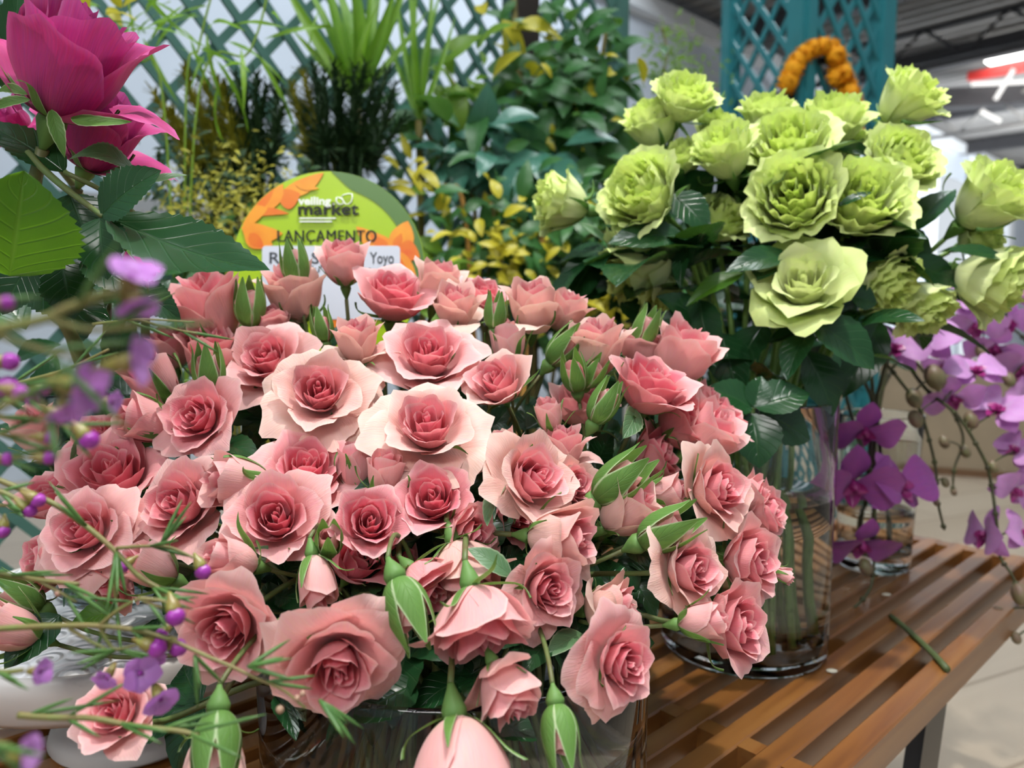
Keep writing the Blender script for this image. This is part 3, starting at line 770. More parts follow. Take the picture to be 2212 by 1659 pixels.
# cut stem lying on the slats, and a fallen petal bit
a, b = on_z(1924, 1330, BZ + .003), on_z(2046, 1446, BZ + .003)
solo('cut_stem', Geo().tube(bez(a, a + (b - a) * .3 + np.array([.003, .004, 0]), a + (b - a) * .7 + np.array([.004, .002, 0]), b, 10), np.linspace(.0026, .0031, 10), 9), M['stem_cut'],
     'short cut green stem lying across the bench slats on the right', 'stem')
M['petal_bit'] = plain_mat('petal_bit', (.75, .7, .55), .5)
for (x, y, lb) in ((1915, 1284, 'tiny pale petal scrap on a slat left of the cut stem'), (1797, 1449, 'tiny pale scrap on the slat beside the foot of the tall clear vase')):
    c = on_z(x, y, BZ + .0016)
    solo('petal_scrap', Geo().ball(c, .0052, 9, 6, (1, .7, .28)), M['petal_bit'], lb, 'petal')

# ------------------------------------------------------------------ round shop sign on a stake
SG_T = .69
SG = P(709, 578, SG_T); SG_R = 208 * SG_T / F_PX
d_ = nrm(ray(709, 578)); sgN = -np.array([0.0, math.cos(math.radians(3)), -math.sin(math.radians(3))]); sgN = nrm(-cF * .98 + np.array([0, 0, -.02]))
sgX = nrm(np.cross(np.array([0, 0, 1.0]), -cF) * -1); sgX = np.array([1.0, 0, 0]); sgY = np.cross(-cF, sgX) * 1.0
sgY = cU; sgN = -cF
def SGP(px, py, off=0.0):
    k = SG_T / F_PX
    return SG + sgX * ((px - 709) * k) + sgY * (-(py - 578) * k) + sgN * off
sign = thing('round_sign', 'round lime green shop sign with orange lilies standing behind the pink roses', 'sign', SG)
M['sign_green'] = plain_mat('sign_lime', (.33, .55, .015), .35, .4, noise=.0, col2=(.42, .60, .01), scale=9)
M['sign_dark'] = plain_mat('sign_dark_green', (.10, .22, .05), .35, .4, noise=.1, scale=12)
M['sign_orange'] = plain_mat('sign_orange', (.80, .26, .015), .35, .4, noise=0, col2=(.75, .11, .02), scale=45)
M['sign_amber'] = plain_mat('sign_amber', (.88, .42, .03), .35, .4, noise=0, col2=(.80, .20, .02), scale=40)
M['ink'] = plain_mat('black_ink', (.015, .02, .012), .5, .3, noise=0)
M['white_ink'] = plain_mat('white_ink', (.86, .9, .84), .5, .3, noise=0)
M['sticker'] = plain_mat('white_sticker', (.66, .71, .80), .4, .4, noise=.02)
M['grey_ink'] = plain_mat('grey_ink', (.06, .07, .08), .5, .3, noise=0)
fr_s = np.stack([sgX, sgY, sgN], 0)
part('board', Geo().lathe([(0, -.004), (SG_R, -.004), (SG_R, 0), (0, 0)], 96, SG, fr_s), M['sign_green'], sign, smooth=False)
part('stake', Geo().box((-.009, -.40, -.0075), (.009, -SG_R * .2, -.0042), lambda V: SG + V @ fr_s), M['sign_green'], sign, smooth=False)
def flat(poly, off, name, mat, parent=None, thick=.0005):
    """a printed shape: a thin sheet cut from corner points in the sign's own plane"""
    top = np.array([SGP(x, y, off + thick) for x, y in poly]); c = top.mean(0)
    n = len(top); g = Geo()
    bot = np.array([SGP(x, y, off) for x, y in poly])
    g.grid(np.stack([bot, top, np.repeat(c[None], n, 0)], 1), wrap=True)
    return part(name, g, mat, parent or sign, smooth=False)
# darker crescent on the upper right rim
a1 = np.radians(np.linspace(88, -32, 40))
cres = Geo()
outer = [(709 + 207.5 * math.cos(t), 578 - 207.5 * math.sin(t)) for t in a1]
inn_ = [(709 + (207.5 - 34 * math.sin(min(1, (i + .01) / 6) * math.pi / 2) * (1 if i < 30 else (40 - i) / 10 + .0)) * math.cos(t) - 0, 578 - (207.5 - 34 * math.sin(min(1, (i + .01) / 6) * math.pi / 2) * (1 if i < 30 else (40 - i) / 10)) * math.sin(t)) for i, t in enumerate(a1)]
cres.grid(np.stack([[SGP(x, y, .0002) for x, y in inn_], [SGP(x, y, .0006) for x, y in inn_], [SGP(x, y, .0006) for x, y in outer], [SGP(x, y, .0002) for x, y in outer]], 1))
part('rim_crescent', cres, M['sign_dark'], sign, smooth=False)
def lily_petal(x0, y0, x1, y1, w, bend=0.0):
    n = 9; L = []
    dx, dy = x1 - x0, y1 - y0; l = math.hypot(dx, dy); nx, ny = -dy / l, dx / l
    left, right = [], []
    for i in range(n):
        t = i / (n - 1); hw = w / 2 * math.sin(math.pi * min(1, t ** .8)) ** .8
        cx, cy = x0 + dx * t + nx * bend * math.sin(math.pi * t), y0 + dy * t + ny * bend * math.sin(math.pi * t)
        left.append((cx + nx * hw, cy + ny * hw)); right.append((cx - nx * hw, cy - ny * hw))
    pts = left + right[::-1][1:-1]
    keep = []
    for x, y in pts:                                    # stay on the board
        rr = math.hypot(x - 709, y - 578)
        if rr > 206: x, y = 709 + (x - 709) * 206 / rr, 578 + (y - 578) * 206 / rr
        keep.append((x, y))
    return keep
off = .0006
for (x0, y0, x1, y1, w, bd, mt) in (
    (610, 420, 700, 374, 34, 6, 'amber'), (600, 425, 650, 420, 44, 8, 'orange'), (612, 398, 540, 455, 46, -6, 'amber'), (590, 400, 548, 470, 30, 4, 'orange'),
    (535, 465, 625, 462, 18, -6, 'orange'), (535, 470, 560, 432, 40, 0, 'orange'), (520, 490, 612, 505, 44, 10, 'amber'), (522, 485, 580, 450, 40, -8, 'amber'),
    (530, 495, 590, 530, 46, 6, 'amber'), (540, 505, 570, 535, 26, 2, 'orange'), (640, 400, 690, 408, 12, 2, 'amber'),
    (850, 530, 770, 490, 40, -12, 'amber'), (848, 535, 882, 478, 52, 8, 'amber'), (855, 545, 908, 556, 46, -8, 'orange'), (845, 545, 900, 610, 54, 6, 'amber'), (840, 530, 800, 505, 20, -6, 'orange'), (850, 532, 868, 505, 18, 3, 'orange'), (852, 548, 880, 585, 16, 3, 'orange'),
    (690, 720, 710, 640, 46, 6, 'amber'), (700, 720, 740, 650, 40, 6, 'orange')):
    flat(lily_petal(x0, y0, x1, y1, w, bd), off, 'lily_petal', M['sign_' + mt]); off += .00004
sx0, sy0, sx1, sy1, rr_ = 568, 532, 865, 690, 8
corn = []
for cx, cy, a0 in ((sx1 - rr_, sy0 + rr_, 0), (sx0 + rr_, sy0 + rr_, 90), (sx0 + rr_, sy1 - rr_, 180), (sx1 - rr_, sy1 - rr_, 270)):
    for q in range(5):
        t = math.radians(a0 + q * 22.5); corn.append((cx + rr_ * math.cos(t), cy - rr_ * math.sin(t)))
sticker = flat(corn, .0019, 'sticker', M['sticker'], thick=.0004)

FONTS = {}
def text(s, x0, x1, ybase, height, mat, parent, off, bold=0.0, name='lettering', spacing=1.0):
    """real lettering in Blender's own font, fitted between two picture columns on the sign"""
    cu = bpy.data.curves.new(name, 'FONT'); cu.body = s; cu.size = 1.0; cu.extrude = .0; cu.offset = bold; cu.resolution_u = 3; cu.space_character = spacing
    tmp = bpy.data.objects.new('tmp_text', cu); COL.objects.link(tmp)
    bpy.context.view_layer.update()
    me = bpy.data.meshes.new_from_object(tmp.evaluated_get(bpy.context.evaluated_depsgraph_get()))
    bpy.data.objects.remove(tmp); bpy.data.curves.remove(cu)
    V = np.array([v.co[:] for v in me.vertices])
    k = SG_T / F_PX
    lo, hi = V[:, 0].min(), V[:, 0].max()
    sx = (x1 - x0) * k / (hi - lo); sy = height * k / .72
    W = SG + np.outer((V[:, 0] - lo) * sx + (x0 - 709) * k, sgX) + np.outer(V[:, 1] * sy - (ybase - 578) * k, sgY) + sgN * off
    org = ORG[parent.name]
    me.vertices.foreach_set('co', (W - org).astype(np.float32).ravel()); me.update()
    me.materials.clear(); me.materials.append(mat)
    o = bpy.data.objects.new(name, me); COL.objects.link(o); o.parent = parent; ORG[o.name] = org
    return o
text('veiling', 645, 716, 443, 17, M['white_ink'], sign, .0021, bold=.035)
text('.', 720, 724, 443, 17, M['white_ink'], sign, .0021, bold=.03)
text('market', 645, 776, 465, 27, M['ink'], sign, .0021, bold=.026)
for dx, dz in ((-.7, 0), (0, .00002), (.7, .00004)):
    text('LAN\u00c7AMENTO', 601 + dx, 814 + dx, 523, 26, M['ink'], sign, .0021 + dz, spacing=1.05)
text('Rosa Spray', 584, 765, 570, 25, M['grey_ink'], sticker, .0026, bold=.012)
text('Yoyo', 800, 852, 570, 25, M['grey_ink'], sticker, .0026, bold=.012)
text('du', 666, 692, 589, 15, M['grey_ink'], sticker, .0026, bold=.006)
text('a', 796, 804, 589, 15, M['grey_ink'], sticker, .0026, bold=.006)
def ring_logo(pts, w, name='leaf_logo'):
    n = len(pts); P3 = np.array([SGP(x, y, .0018) for x, y in pts] + [SGP(*pts[0], .0018)])
    return Geo().tube(P3, w * SG_T / F_PX, 5)
g = ring_logo([(728, 428), (733, 428), (740, 431), (744, 437), (741, 442), (735, 443), (729, 440), (727, 434)], 1.6)
g2 = ring_logo([(738, 428), (743, 422), (752, 420), (761, 420), (762, 428), (760, 437), (754, 442), (747, 442)], 1.6)
for vv, qq, pp in zip(g2.v, g2.q, g2.pc): g.add(vv, qq, pp)
part('leaf_logo', g, M['white_ink'], sign)
for y, w in ((471, 78), (478, 70)):
    flat([(648, y), (648 + w, y), (648 + w, y + 3), (648, y + 3)], .0016, 'fine_print', M['white_ink'])
# ------------------------------------------------------------------ lime green garden roses
# kind, x, y, width, ang, towards, t, label, ivory
GREEN = [
 ('r', 1478, 212, 116, 75, 22, .70, 'ball-shaped lime rose at the upper left top of the green bouquet', 0),
 ('c', 1408, 268, 108, 115, 8, .72, 'lime rose with a pale folded side petal, left below the ball-shaped one', 0),
 ('c', 1212, 438, 118, 165, 14, .69, 'lime rose sticking out alone to the left on a pale stem', 0),
 ('r', 1388, 420, 156, 140, 44, .655, 'large frilled lime rose facing left above a broad dark leaf', 0),
 ('c', 1566, 328, 118, 110, 24, .67, 'tall lime cup with frilled mouth in the middle left of the green bouquet', 0),
 ('c', 1655, 248, 98, 95, 4, .72, 'slim lime rose with spread pointed petals on the top row, left of the garland', 0),
 ('c', 1545, 276, 78, 85, 10, .73, 'small lime rose half hidden behind the tall lime cup', 0),
 ('r', 1474, 342, 88, 120, 20, .70, 'pale lime rose between the large frilled rose and the tall cup', 0),
 ('r', 1705, 315, 148, 100, 42, .68, 'wide frilled lime rose in the upper centre of the green bouquet', 0),
 ('c', 1800, 260, 124, 85, 12, .71, 'lime rose with upright frilled petals right in front of the garland', 0),
 ('c', 1962, 215, 124, 52, 10, .69, 'highest lime rose at the upper right on a long bare stem', 0),
 ('r', 1718, 428, 166, 110, 60, .64, 'open lime rose with a hollow dark green heart, facing the viewer', 0),
 ('r', 1862, 435, 168, 70, 48, .645, 'lime rose with wavy ribbed heart and a wide lower petal', 0),
 ('r', 1945, 348, 138, 55, 34, .67, 'lime rose right of the long bare stem, turned to the right', 0),
 ('c', 2138, 428, 142, 50, 16, .68, 'lime rose near the right edge on a thick pale stem', 0),
 ('o', 1735, 612, 196, 95, 52, .615, 'creamy ivory rose with spiral heart, lowest and palest of the green bouquet', 1),
 ('r', 1562, 475, 104, 60, 30, .69, 'shaded frilled lime rose behind dark leaves left of centre', 0),
 ('c', 1378, 588, 146, -150, 18, .67, 'lime rose with long drooping petals at the lower left of the green bouquet', 0),
 ('r', 1915, 612, 128, -30, 30, .67, 'shaded olive green rose below the wavy ribbed rose', 0),
 ('c', 2140, 610, 148, -20, 12, .68, 'shaded green rose drooping at the right edge', 0),
 ('r', 2118, 512, 96, 30, 20, .71, 'lime rose partly hidden behind the thick pale stem on the right', 0),
 ('c', 1992, 662, 112, -50, 18, .69, 'yellow-green rose in shade, lowest on the right over the orchids', 0),
 ('c', 1840, 312, 66, 95, 10, .73, 'small lime rose top peeping out below the garland', 0),
 ('c', 1800, 338, 52, 100, 15, .715, 'pale green half-closed bloom between two frilled roses', 0),
 ('c', 1636, 352, 64, 120, 15, .71, 'narrow lime bloom wedged left of the wide frilled rose', 0),
 ('c', 1432, 632, 78, -100, 12, .68, 'yellowish small rose hanging among leaves at the lower left of the green bouquet', 0),
]
M['gstem'] = plain_mat('green_rose_stem', (.20, .36, .07), .42, .4, scale=90)
GROOT = []
rng_all = random.Random(5)
for i, (k, x, y, w, a, tw, t, lab, iv) in enumerate(GREEN):
    rng = random.Random(700 + i)
    c = P(x, y, t)
    an = i * GOLD; rr_ = .05 * math.sqrt(((i * 11) % 26 + .5) / 26)
    foot = GV + np.array([math.cos(an) * rr_, math.sin(an) * rr_, .013])
    top = np.array([-math.cos(an) * .03, -math.sin(an) * .03, .21])
    mats = ('ivory_rose', 'ivory_rose') if iv else ('green_rose', 'green_rose')
    root, pts, T, sc, fr = make_rose('garden_rose', lab, 'rose', None, k, c, axis(x, y, a, tw), w * t / F_PX * 1.06, rng, mats,
           stem_to=foot, stem_r=.0028, q=1.0, leaf=2, leaf_size=.095, twist=rng.uniform(0, 6.28), stem_mat='gstem', rise=top)
    GROOT.append(root)
LG = [  # root index, base, tip, width px, depths, normal, material
 (17, (1625, 882), (1528, 838), 92, (.60, .595), (110, 45), 'leaf'), (17, (1628, 880), (1645, 812), 58, (.60, .61), (60, 50), 'leaf'),
 (17, (1630, 880), (1750, 850), 96, (.60, .60), (80, 50), 'leaf'), (17, (1622, 892), (1640, 1012), 112, (.60, .59), (70, 55), 'leaf'),
 (17, (1640, 890), (1750, 950), 110, (.61, .62), (30, 50), 'leaf'),
 (15, (1755, 692), (1890, 800), 118, (.61, .60), (70, 45), 'leaf'), (15, (1745, 715), (1700, 822), 76, (.615, .60), (140, 50), 'leaf'),
 (15, (1880, 770), (1980, 810), 46, (.61, .63), (90, 25), 'leaf'),
 (25, (1512, 648), (1548, 792), 96, (.64, .63), (150, 50), 'leaf'), (3, (1476, 508), (1310, 528), 92, (.645, .64), (95, 45), 'leaf'),
 (4, (1452, 420), (1532, 502), 84, (.66, .65), (60, 55), 'leaf'), (11, (1705, 548), (1565, 590), 66, (.63, .62), (90, 50), 'leaf'),
 (15, (1606, 588), (1482, 662), 58, (.63, .62), (110, 40), 'leaf_back'), (3, (1482, 530), (1470, 624), 46, (.64, .63), (170, 50), 'leaf'),
 (14, (1972, 500), (2064, 408), 86, (.67, .68), (140, 50), 'leaf'), (14, (2048, 540), (2192, 568), 44, (.66, .66), (95, 40), 'leaf'),
 (18, (1836, 560), (1935, 560), 50, (.65, .66), (90, 40), 'leaf'), (18, (1838, 640), (1895, 655), 62, (.65, .65), (90, 60), 'leaf'),
 (25, (1515, 690), (1418, 640), 66, (.65, .64), (100, 55), 'leaf'), (17, (1300, 540), (1216, 685), 96, (.70, .70), (140, 55), 'leaf'),
 (17, (1340, 655), (1425, 705), 66, (.67, .66), (80, 50), 'leaf'), (12, (1812, 445), (1885, 415), 24, (.625, .62), (100, 45), 'leaf'),
 (17, (1330, 600), (1235, 640), 80, (.70, .71), (100, 60), 'leaf'), (15, (1740, 760), (1800, 900), 100, (.64, .64), (40, 55), 'leaf'), (15, (1650, 700), (1590, 820), 100, (.66, .65), (150, 50), 'leaf'),
 (15, (1800, 700), (1660, 740), 90, (.65, .66), (100, 30), 'leaf'), (18, (1900, 690), (1820, 860), 90, (.68, .67), (60, 50), 'leaf'), (17, (1560, 720), (1600, 860), 90, (.66, .65), (120, 50), 'leaf'),
 (18, (1960, 570), (2080, 620), 80, (.69, .69), (90, 50), 'leaf'), (2, (1250, 480), (1345, 560), 26, (.68, .69), (90, 30), 'leaf_pale'),
 (19, (2010, 560), (1900, 500), 90, (.70, .70), (90, 50), 'leaf'), (13, (1880, 330), (1800, 320), 50, (.70, .70), (90, 40), 'leaf'),
]
for n_, (ri, b, tp, w, td, nn, mt) in enumerate(LG):
    leaf_on(GROOT[ri], b, tp, w, td, nn, mt, seed=n_, serr=.03, bend=.06)
# long spare sepals on the highest and lone roses
for ri, pts in ((10, [(1948, 262), (1985, 272), (2012, 262), (2036, 262)]), (2, [(1262, 432), (1278, 430), (1286, 412), (1280, 388)]), (1, [(1535, 240), (1552, 222), (1562, 205), (1566, 196)]), (14, [(2110, 495), (2140, 500), (2175, 490), (2198, 470)])):
    t = GREEN[ri][6]
    part('sepal', Geo().tube(bez(*[P(x, y, t - .01) for x, y in pts], 12), np.linspace(.0022, .0003, 12), 6), M['sepal'], GROOT[ri])

# ------------------------------------------------------------------ magenta roses at the left
MAG = [
 ('M', 158, 128, 286, 62, 8, .405, 'huge magenta rose seen from below, top left corner'),
 ('M', 222, 285, 196, 60, 14, .455, 'second magenta rose behind and below the huge one, with pale green leaf under it'),
 ('H', 22, 262, 96, 130, 16, .47, 'pinkish magenta rose cut by the left edge below the huge one'),
 ('h', 300, 572, 64, -60, 10, .42, 'small dark magenta bloom peeping out under the biggest dark leaf'),
]
MROOT = []
for i, (k, x, y, w, a, tw, t, lab) in enumerate(MAG):
    rng = random.Random(900 + i)
    foot = MV + np.array([.02 * math.cos(i * 2), .02 * math.sin(i * 2), .013])
    kk = 'H' if k == 'M' else k
    root, pts, T, sc, fr = make_rose('magenta_rose', lab, 'rose', None, kk, P(x, y, t), axis(x, y, a, tw), w * t / F_PX * 1.02, rng, ('magenta', 'magenta'),
         stem_to=foot, stem_r=.0042 if i < 2 else .003, q=1.8, leaf=0, leaf_size=.11, twist=1.2 + i, rise=np.array([0, 0, .15]))
    MROOT.append(root)
LM = [
 (0, (20, 596), (52, 368), 250, (.36, .35), (60, 68), 'leaf_back', {}), (1, (218, 466), (348, 368), 122, (.39, .385), (110, 48), 'leaf', {}),
 (1, (232, 468), (584, 584), 158, (.39, .37), (80, 52), 'leaf', dict(sweep=.0, bend=-.06)), (1, (216, 470), (232, 604), 118, (.39, .385), (130, 50), 'leaf', {}),
 (1, (180, 500), (20, 580), 118, (.40, .40), (80, 45), 'leaf', {}), (0, (140, 372), (-40, 265), 104, (.42, .42), (70, 48), 'leaf', {}),
 (0, (12, 200), (38, -30), 104, (.46, .46), (30, 55), 'leaf', {}), (1, (292, 372), (148, 345), 62, (.43, .42), (90, 35), 'leaf_pale', dict(bend=.25)),
 (1, (320, 395), (405, 378), 26, (.44, .45), (90, 30), 'leaf_pale', {}), (1, (180, 560), (320, 650), 104, (.41, .41), (60, 55), 'leaf', {}),
 (0, (70, 560), (5, 680), 110, (.40, .40), (120, 55), 'leaf', {}), (1, (130, 560), (160, 690), 110, (.43, .43), (100, 55), 'leaf', {}), (1, (150, 420), (190, 520), 110, (.42, .42), (100, 50), 'leaf', {}),
 (0, (60, 470), (-60, 420), 120, (.43, .43), (100, 55), 'leaf', {}), (1, (60, 620), (240, 700), 120, (.46, .46), (90, 55), 'leaf', {}), (1, (280, 620), (390, 690), 80, (.48, .5), (90, 55), 'leaf', {}),
]
for n_, (ri, b, tp, w, td, nn, mt, kw) in enumerate(LM):
    kw = dict(kw); kw.setdefault('bend', .05)
    leaf_on(MROOT[ri], b, tp, w, td, nn, mt, seed=50 + n_, nu=13, nv=30, serr=.05, **kw)
rl = random.Random(31)
for n_ in range(22):
    x, y = rl.uniform(-40, 330), rl.uniform(600, 1040)
    t0 = rl.uniform(.50, .60); a = rl.uniform(-.6, 3.7); h = rl.uniform(45, 75)
    leaf_on(MROOT[n_ % 2], (x - h * math.cos(a), y + h * math.sin(a)), (x + h * math.cos(a), y - h * math.sin(a)), h * 1.1, (t0, t0 + rl.uniform(-.02, .02)), (90, rl.uniform(25, 65)), 'leaf', seed=400 + n_)
# the sepals hanging under the huge rose and the twig that carries the leaves
t = .40
for pts, w in (([(60, 205), (30, 190), (10, 196), (-6, 200)], .004), ([(112, 236), (116, 268), (128, 305), (140, 342)], .0052), ([(152, 255), (185, 275), (240, 275), (284, 263)], .0048), ([(66, 215), (30, 220), (5, 232), (-15, 235)], .004)):
    B = bez(*[P(x, y, t - .004) for x, y in pts], 14)
    g = Geo(); G, pc = blade(B[0], B[-1], w * 1.5, axis(pts[0][0], pts[0][1], 80, 60), nu=7, nv=14)
    part('sepal', g.grid(G + (B - (B[0] + (B[-1] - B[0]) * np.linspace(0, 1, 14)[:, None]))[None], pc), M['sepal'], MROOT[0])
tw_ = [P(90, 210, .405), P(70, 290, .405), P(45, 340, .41), P(20, 480, .42)]
part('petiole', Geo().tube(bez(P(60, 330, .415), P(120, 400, .41), P(190, 440, .40), P(222, 468, .39), 12), np.linspace(.0022, .0014, 12), 7), M['stem'], MROOT[1])
part('petiole', Geo().tube(bez(P(140, 372, .415), P(200, 400, .41), P(250, 420, .43), P(300, 470, .44), 12), .0014, 7), M['stem'], MROOT[0])

# ------------------------------------------------------------------ waxflower twigs
M['wax_stem'] = plain_mat('wax_twig', (.22, .14, .06), .5, .4, noise=.2, scale=120, col2=(.15, .20, .05))
M['wax_leaf'] = plain_mat('wax_needle', (.045, .12, .03), .4, .4, noise=.2, scale=100, col2=(.09, .20, .045))
M['wax_petal'] = petal_mat('wax_petal', (.55, .20, .66), (.58, .24, .70), (.62, .32, .74), (.76, .55, .82), (.58, .26, .72), trans=.35)
M['wax_bud'] = plain_mat('wax_bud', (.24, .012, .26), .35, .5, noise=.1, scale=200, col2=(.36, .05, .38))
M['wax_cup'] = plain_mat('wax_cup', (.26, .30, .05), .35, .5, noise=.15, scale=200, col2=(.20, .09, .04))
M['wax_seed'] = plain_mat('wax_seed', (.45, .36, .20), .4, .5, noise=.15, scale=200, col2=(.40, .16, .16))
def cat(pts, n=10):
    """smooth curve through the given points"""
    p = np.array(pts, float); p = np.vstack([2 * p[0] - p[1], p, 2 * p[-1] - p[-2]]); o = []
    for i in range(1, len(p) - 2):
        for k in range(n):
            u = k / n
            o.append(.5 * ((2 * p[i]) + (-p[i - 1] + p[i + 1]) * u + (2 * p[i - 1] - 5 * p[i] + 4 * p[i + 1] - p[i + 2]) * u * u + (-p[i - 1] + 3 * p[i] - 3 * p[i + 1] + p[i + 2]) * u ** 3))
    o.append(p[-2]); return np.array(o)
def needle(g, base, d, L, r):
    tip = base + d * L
    g.tube(bez(base, base + d * L * .35, tip - d * L * .3, tip, 5), [r * .6, r, r, r * .8, r * .15], 5)
def sprig(label, t, stems, flowers=(), buds=(), seeds=(), needles=8, nl=.016, r0=.0011, seed=0, nskip=0.0, tufts=()):
    """stems: lists of (x, y[, dt]) in the picture, buds/flowers: (x, y, size px, direction[, dt])"""
    rng = random.Random(seed)
    pt = lambda q: P(q[0], q[1], t + (q[2] if len(q) > 2 else 0.0))
    root = thing('waxflower_twig', label, 'waxflower', pt(stems[0][0]))
    gs, gl = Geo(), Geo()
    for k, st in enumerate(stems):
        c = cat([pt(q) for q in st], 8)
        rr = r0 * (1.0 if k == 0 else .62)
        gs.tube(c, np.linspace(rr * 1.15, rr * .7, len(c)), 7)
        L = np.linalg.norm(np.diff(c, axis=0), axis=1).sum()
        m = max(1, int(needles * L / .1))
        for i in range(m):
            f = (i + .5 + rng.uniform(-.3, .3)) / m
            if f < nskip: continue
            j = min(len(c) - 2, int(f * (len(c) - 1))); tg = nrm(c[j + 1] - c[j])
            for sgn in (-1, 1):
                sd = nrm(np.cross(tg, [rng.uniform(-1, 1), rng.uniform(-1, .2), rng.uniform(-1, 1)])) * sgn
                needle(gl, c[j], nrm(tg * rng.uniform(.8, 1.4) + sd * .55), nl * rng.uniform(.7, 1.3), .00075)
    for (x, y, n_, spread, ang) in tufts:
        b = P(x, y, t)
        for i in range(n_):
            needle(gl, b, axis(x, y, ang + rng.uniform(-spread, spread), rng.uniform(-35, 35)), nl * rng.uniform(.8, 1.5), .0008)
    part('twig', gs, M['wax_stem'], root)
    if gl.n: part('needle_leaves', gl, M['wax_leaf'], root)
    for q in flowers:
        x, y, w, ang = q[:4]; dt = q[4] if len(q) > 4 else 0; tw = (q[5] if len(q) > 5 else 25) + 22
        sz = 1.25 * w * (t + dt) / F_PX; ax = axis(x, y, ang, tw); fr = frame(ax, rng.uniform(0, 6)); c = P(x, y, t + dt)
        g = Geo()
        for i in range(5):
            a = i * 2 * math.pi / 5 + rng.uniform(-.1, .1)
            d = fr[0] * math.cos(a) + fr[1] * math.sin(a)
            G, pc = blade(c + d * sz * .02, c + d * sz * .52 + ax * sz * rng.uniform(.05, .3), sz * .56, ax, fold=.0, bend=.12, nu=7, nv=9, serr=0, shape=1.25, layer=.4 + rng.random() * .5, rng=rng)
            g.grid(G, pc)
        fl = part('flower', g, M['wax_petal'], root)
        g = Geo(); pf = [(0, -.62), (.05, -.6), (.13, -.42), (.18, -.14), (.17, -.02), (.08, .02), (0, .02)]
        g.lathe([(a * sz, b * sz) for a, b in pf], 10, c, fr)
        part('flower_cup', g, M['wax_cup'], fl)
        part('flower_eye', Geo().ball(c + ax * sz * .05, sz * .075, 8, 6), M['wax_bud'], fl)
    for q in buds:
        x, y, w, ang = q[:4]; dt = q[4] if len(q) > 4 else 0
        sz = w * (t + dt) / F_PX; ax = axis(x, y, ang, 10); fr = frame(ax); c = P(x, y, t + dt)
        g = Geo(); pf = [(0, -.35), (.22, -.30), (.40, -.1), (.44, .12), (.34, .36), (.16, .5), (0, .53)]
        a = np.linspace(0, 2 * math.pi, 15, endpoint=False)
        ring = [[(r_ * (1 + .10 * math.cos(5 * aa)), z_) for r_, z_ in pf] for aa in a]
        G = np.array([[(r_ * math.cos(aa), r_ * math.sin(aa), z_) for r_, z_ in rg] for aa, rg in zip(a, ring)]) * sz
        g.grid(G @ fr + c, wrap=True)
        bd = part('bud', g, M['wax_bud'], root)
        g = Geo().lathe([(rr_ * sz, zz_ * sz) for rr_, zz_ in [(0, -1.15), (.09, -1.1), (.13, -.9), (.30, -.6), (.36, -.3), (.34, -.12), (0, -.1)]], 10, c, fr)
        part('bud_cup', g, M['wax_cup'], bd)
    for (x, y, w) in seeds:
        g = Geo().ball(P(x, y, t), w * t / F_PX / 2, 9, 7)
        part('bud', g, M['wax_seed'], root)
    return root

sprig('long forked waxflower twig crossing the frilled dusky rose at the left', .295,
      [[(-60, 1010), (0, 1038), (110, 1085), (190, 1140), (250, 1192), (300, 1245), (345, 1272), (372, 1305)], [(250, 1190), (245, 1240), (250, 1300), (258, 1350)], [(252, 1184), (310, 1180), (365, 1182), (425, 1208)], [(298, 1240), (345, 1280), (368, 1300)]],
      buds=[(438, 1232, 38, -60), (268, 1222, 30, -140, .01)], needles=3, nl=.018, seed=1, nskip=.3, tufts=((252, 1190, 3, 40, -100), (190, 1140, 3, 15, 140), (345, 1180, 3, 30, 60)))
sprig('waxflower twig with open lilac flower and dark purple buds over the white stand', .27,
      [[(-50, 1362), (0, 1358), (110, 1352), (216, 1352), (300, 1362), (372, 1382)], [(214, 1352), (255, 1318), (300, 1292)], [(300, 1292), (340, 1296), (365, 1302)], [(300, 1292), (330, 1306), (352, 1312)], [(214, 1352), (232, 1385), (250, 1402), (300, 1392)], [(150, 1358), (195, 1385), (232, 1405), (240, 1430)], [(372, 1382), (430, 1410), (500, 1440), (560, 1468), (610, 1490), (660, 1530)]],
      flowers=[(302, 1452, 66, -40, 0, 40), (232, 1462, 46, -110, 0, 5), (346, 1508, 64, -60, 0, 20), (338, 1424, 34, -60, .005, 10)],
      buds=[(378, 1328, 46, -70), (336, 1398, 46, -20), (382, 1398, 42, -30, .006), (352, 1368, 30, -120, .004)],
      seeds=[(654, 1498, 13), (642, 1508, 14), (605, 1532, 18)], needles=2, nl=.014, seed=2, nskip=.3, tufts=((690, 1512, 6, 18, -45), (535, 1440, 5, 30, 10), (250, 1405, 4, 30, -160), (420, 1415, 3, 20, -60)))
sprig('thin needle-leaved twig lying across the lone low rose at the bottom left', .262,
      [[(40, 1545), (110, 1550), (200, 1552), (290, 1568), (380, 1578), (430, 1588)]], needles=9, nl=.022, seed=3)
sprig('needle-leaved twig along the dark red rose at the left edge', .285, [[(-50, 1232), (0, 1240), (80, 1252), (170, 1262)], [(80, 1252), (130, 1280), (165, 1300)]], needles=9, nl=.02, seed=4, seeds=[(125, 1282, 14)])
sprig('blurred waxflower twig very close to the camera with three lilac flowers', .165,
      [[(-80, 905), (0, 880), (60, 850), (110, 835)], [(60, 850), (150, 818), (230, 785)], [(60, 850), (100, 880), (120, 920)]],
      flowers=[(172, 838, 100, -15, 0, 10), (285, 782, 92, 10, 0, 5), (138, 885, 58, -80, 0, 10)], buds=[(38, 848, 40, -20, .03)], needles=2, nl=.012, r0=.0009, seed=5)
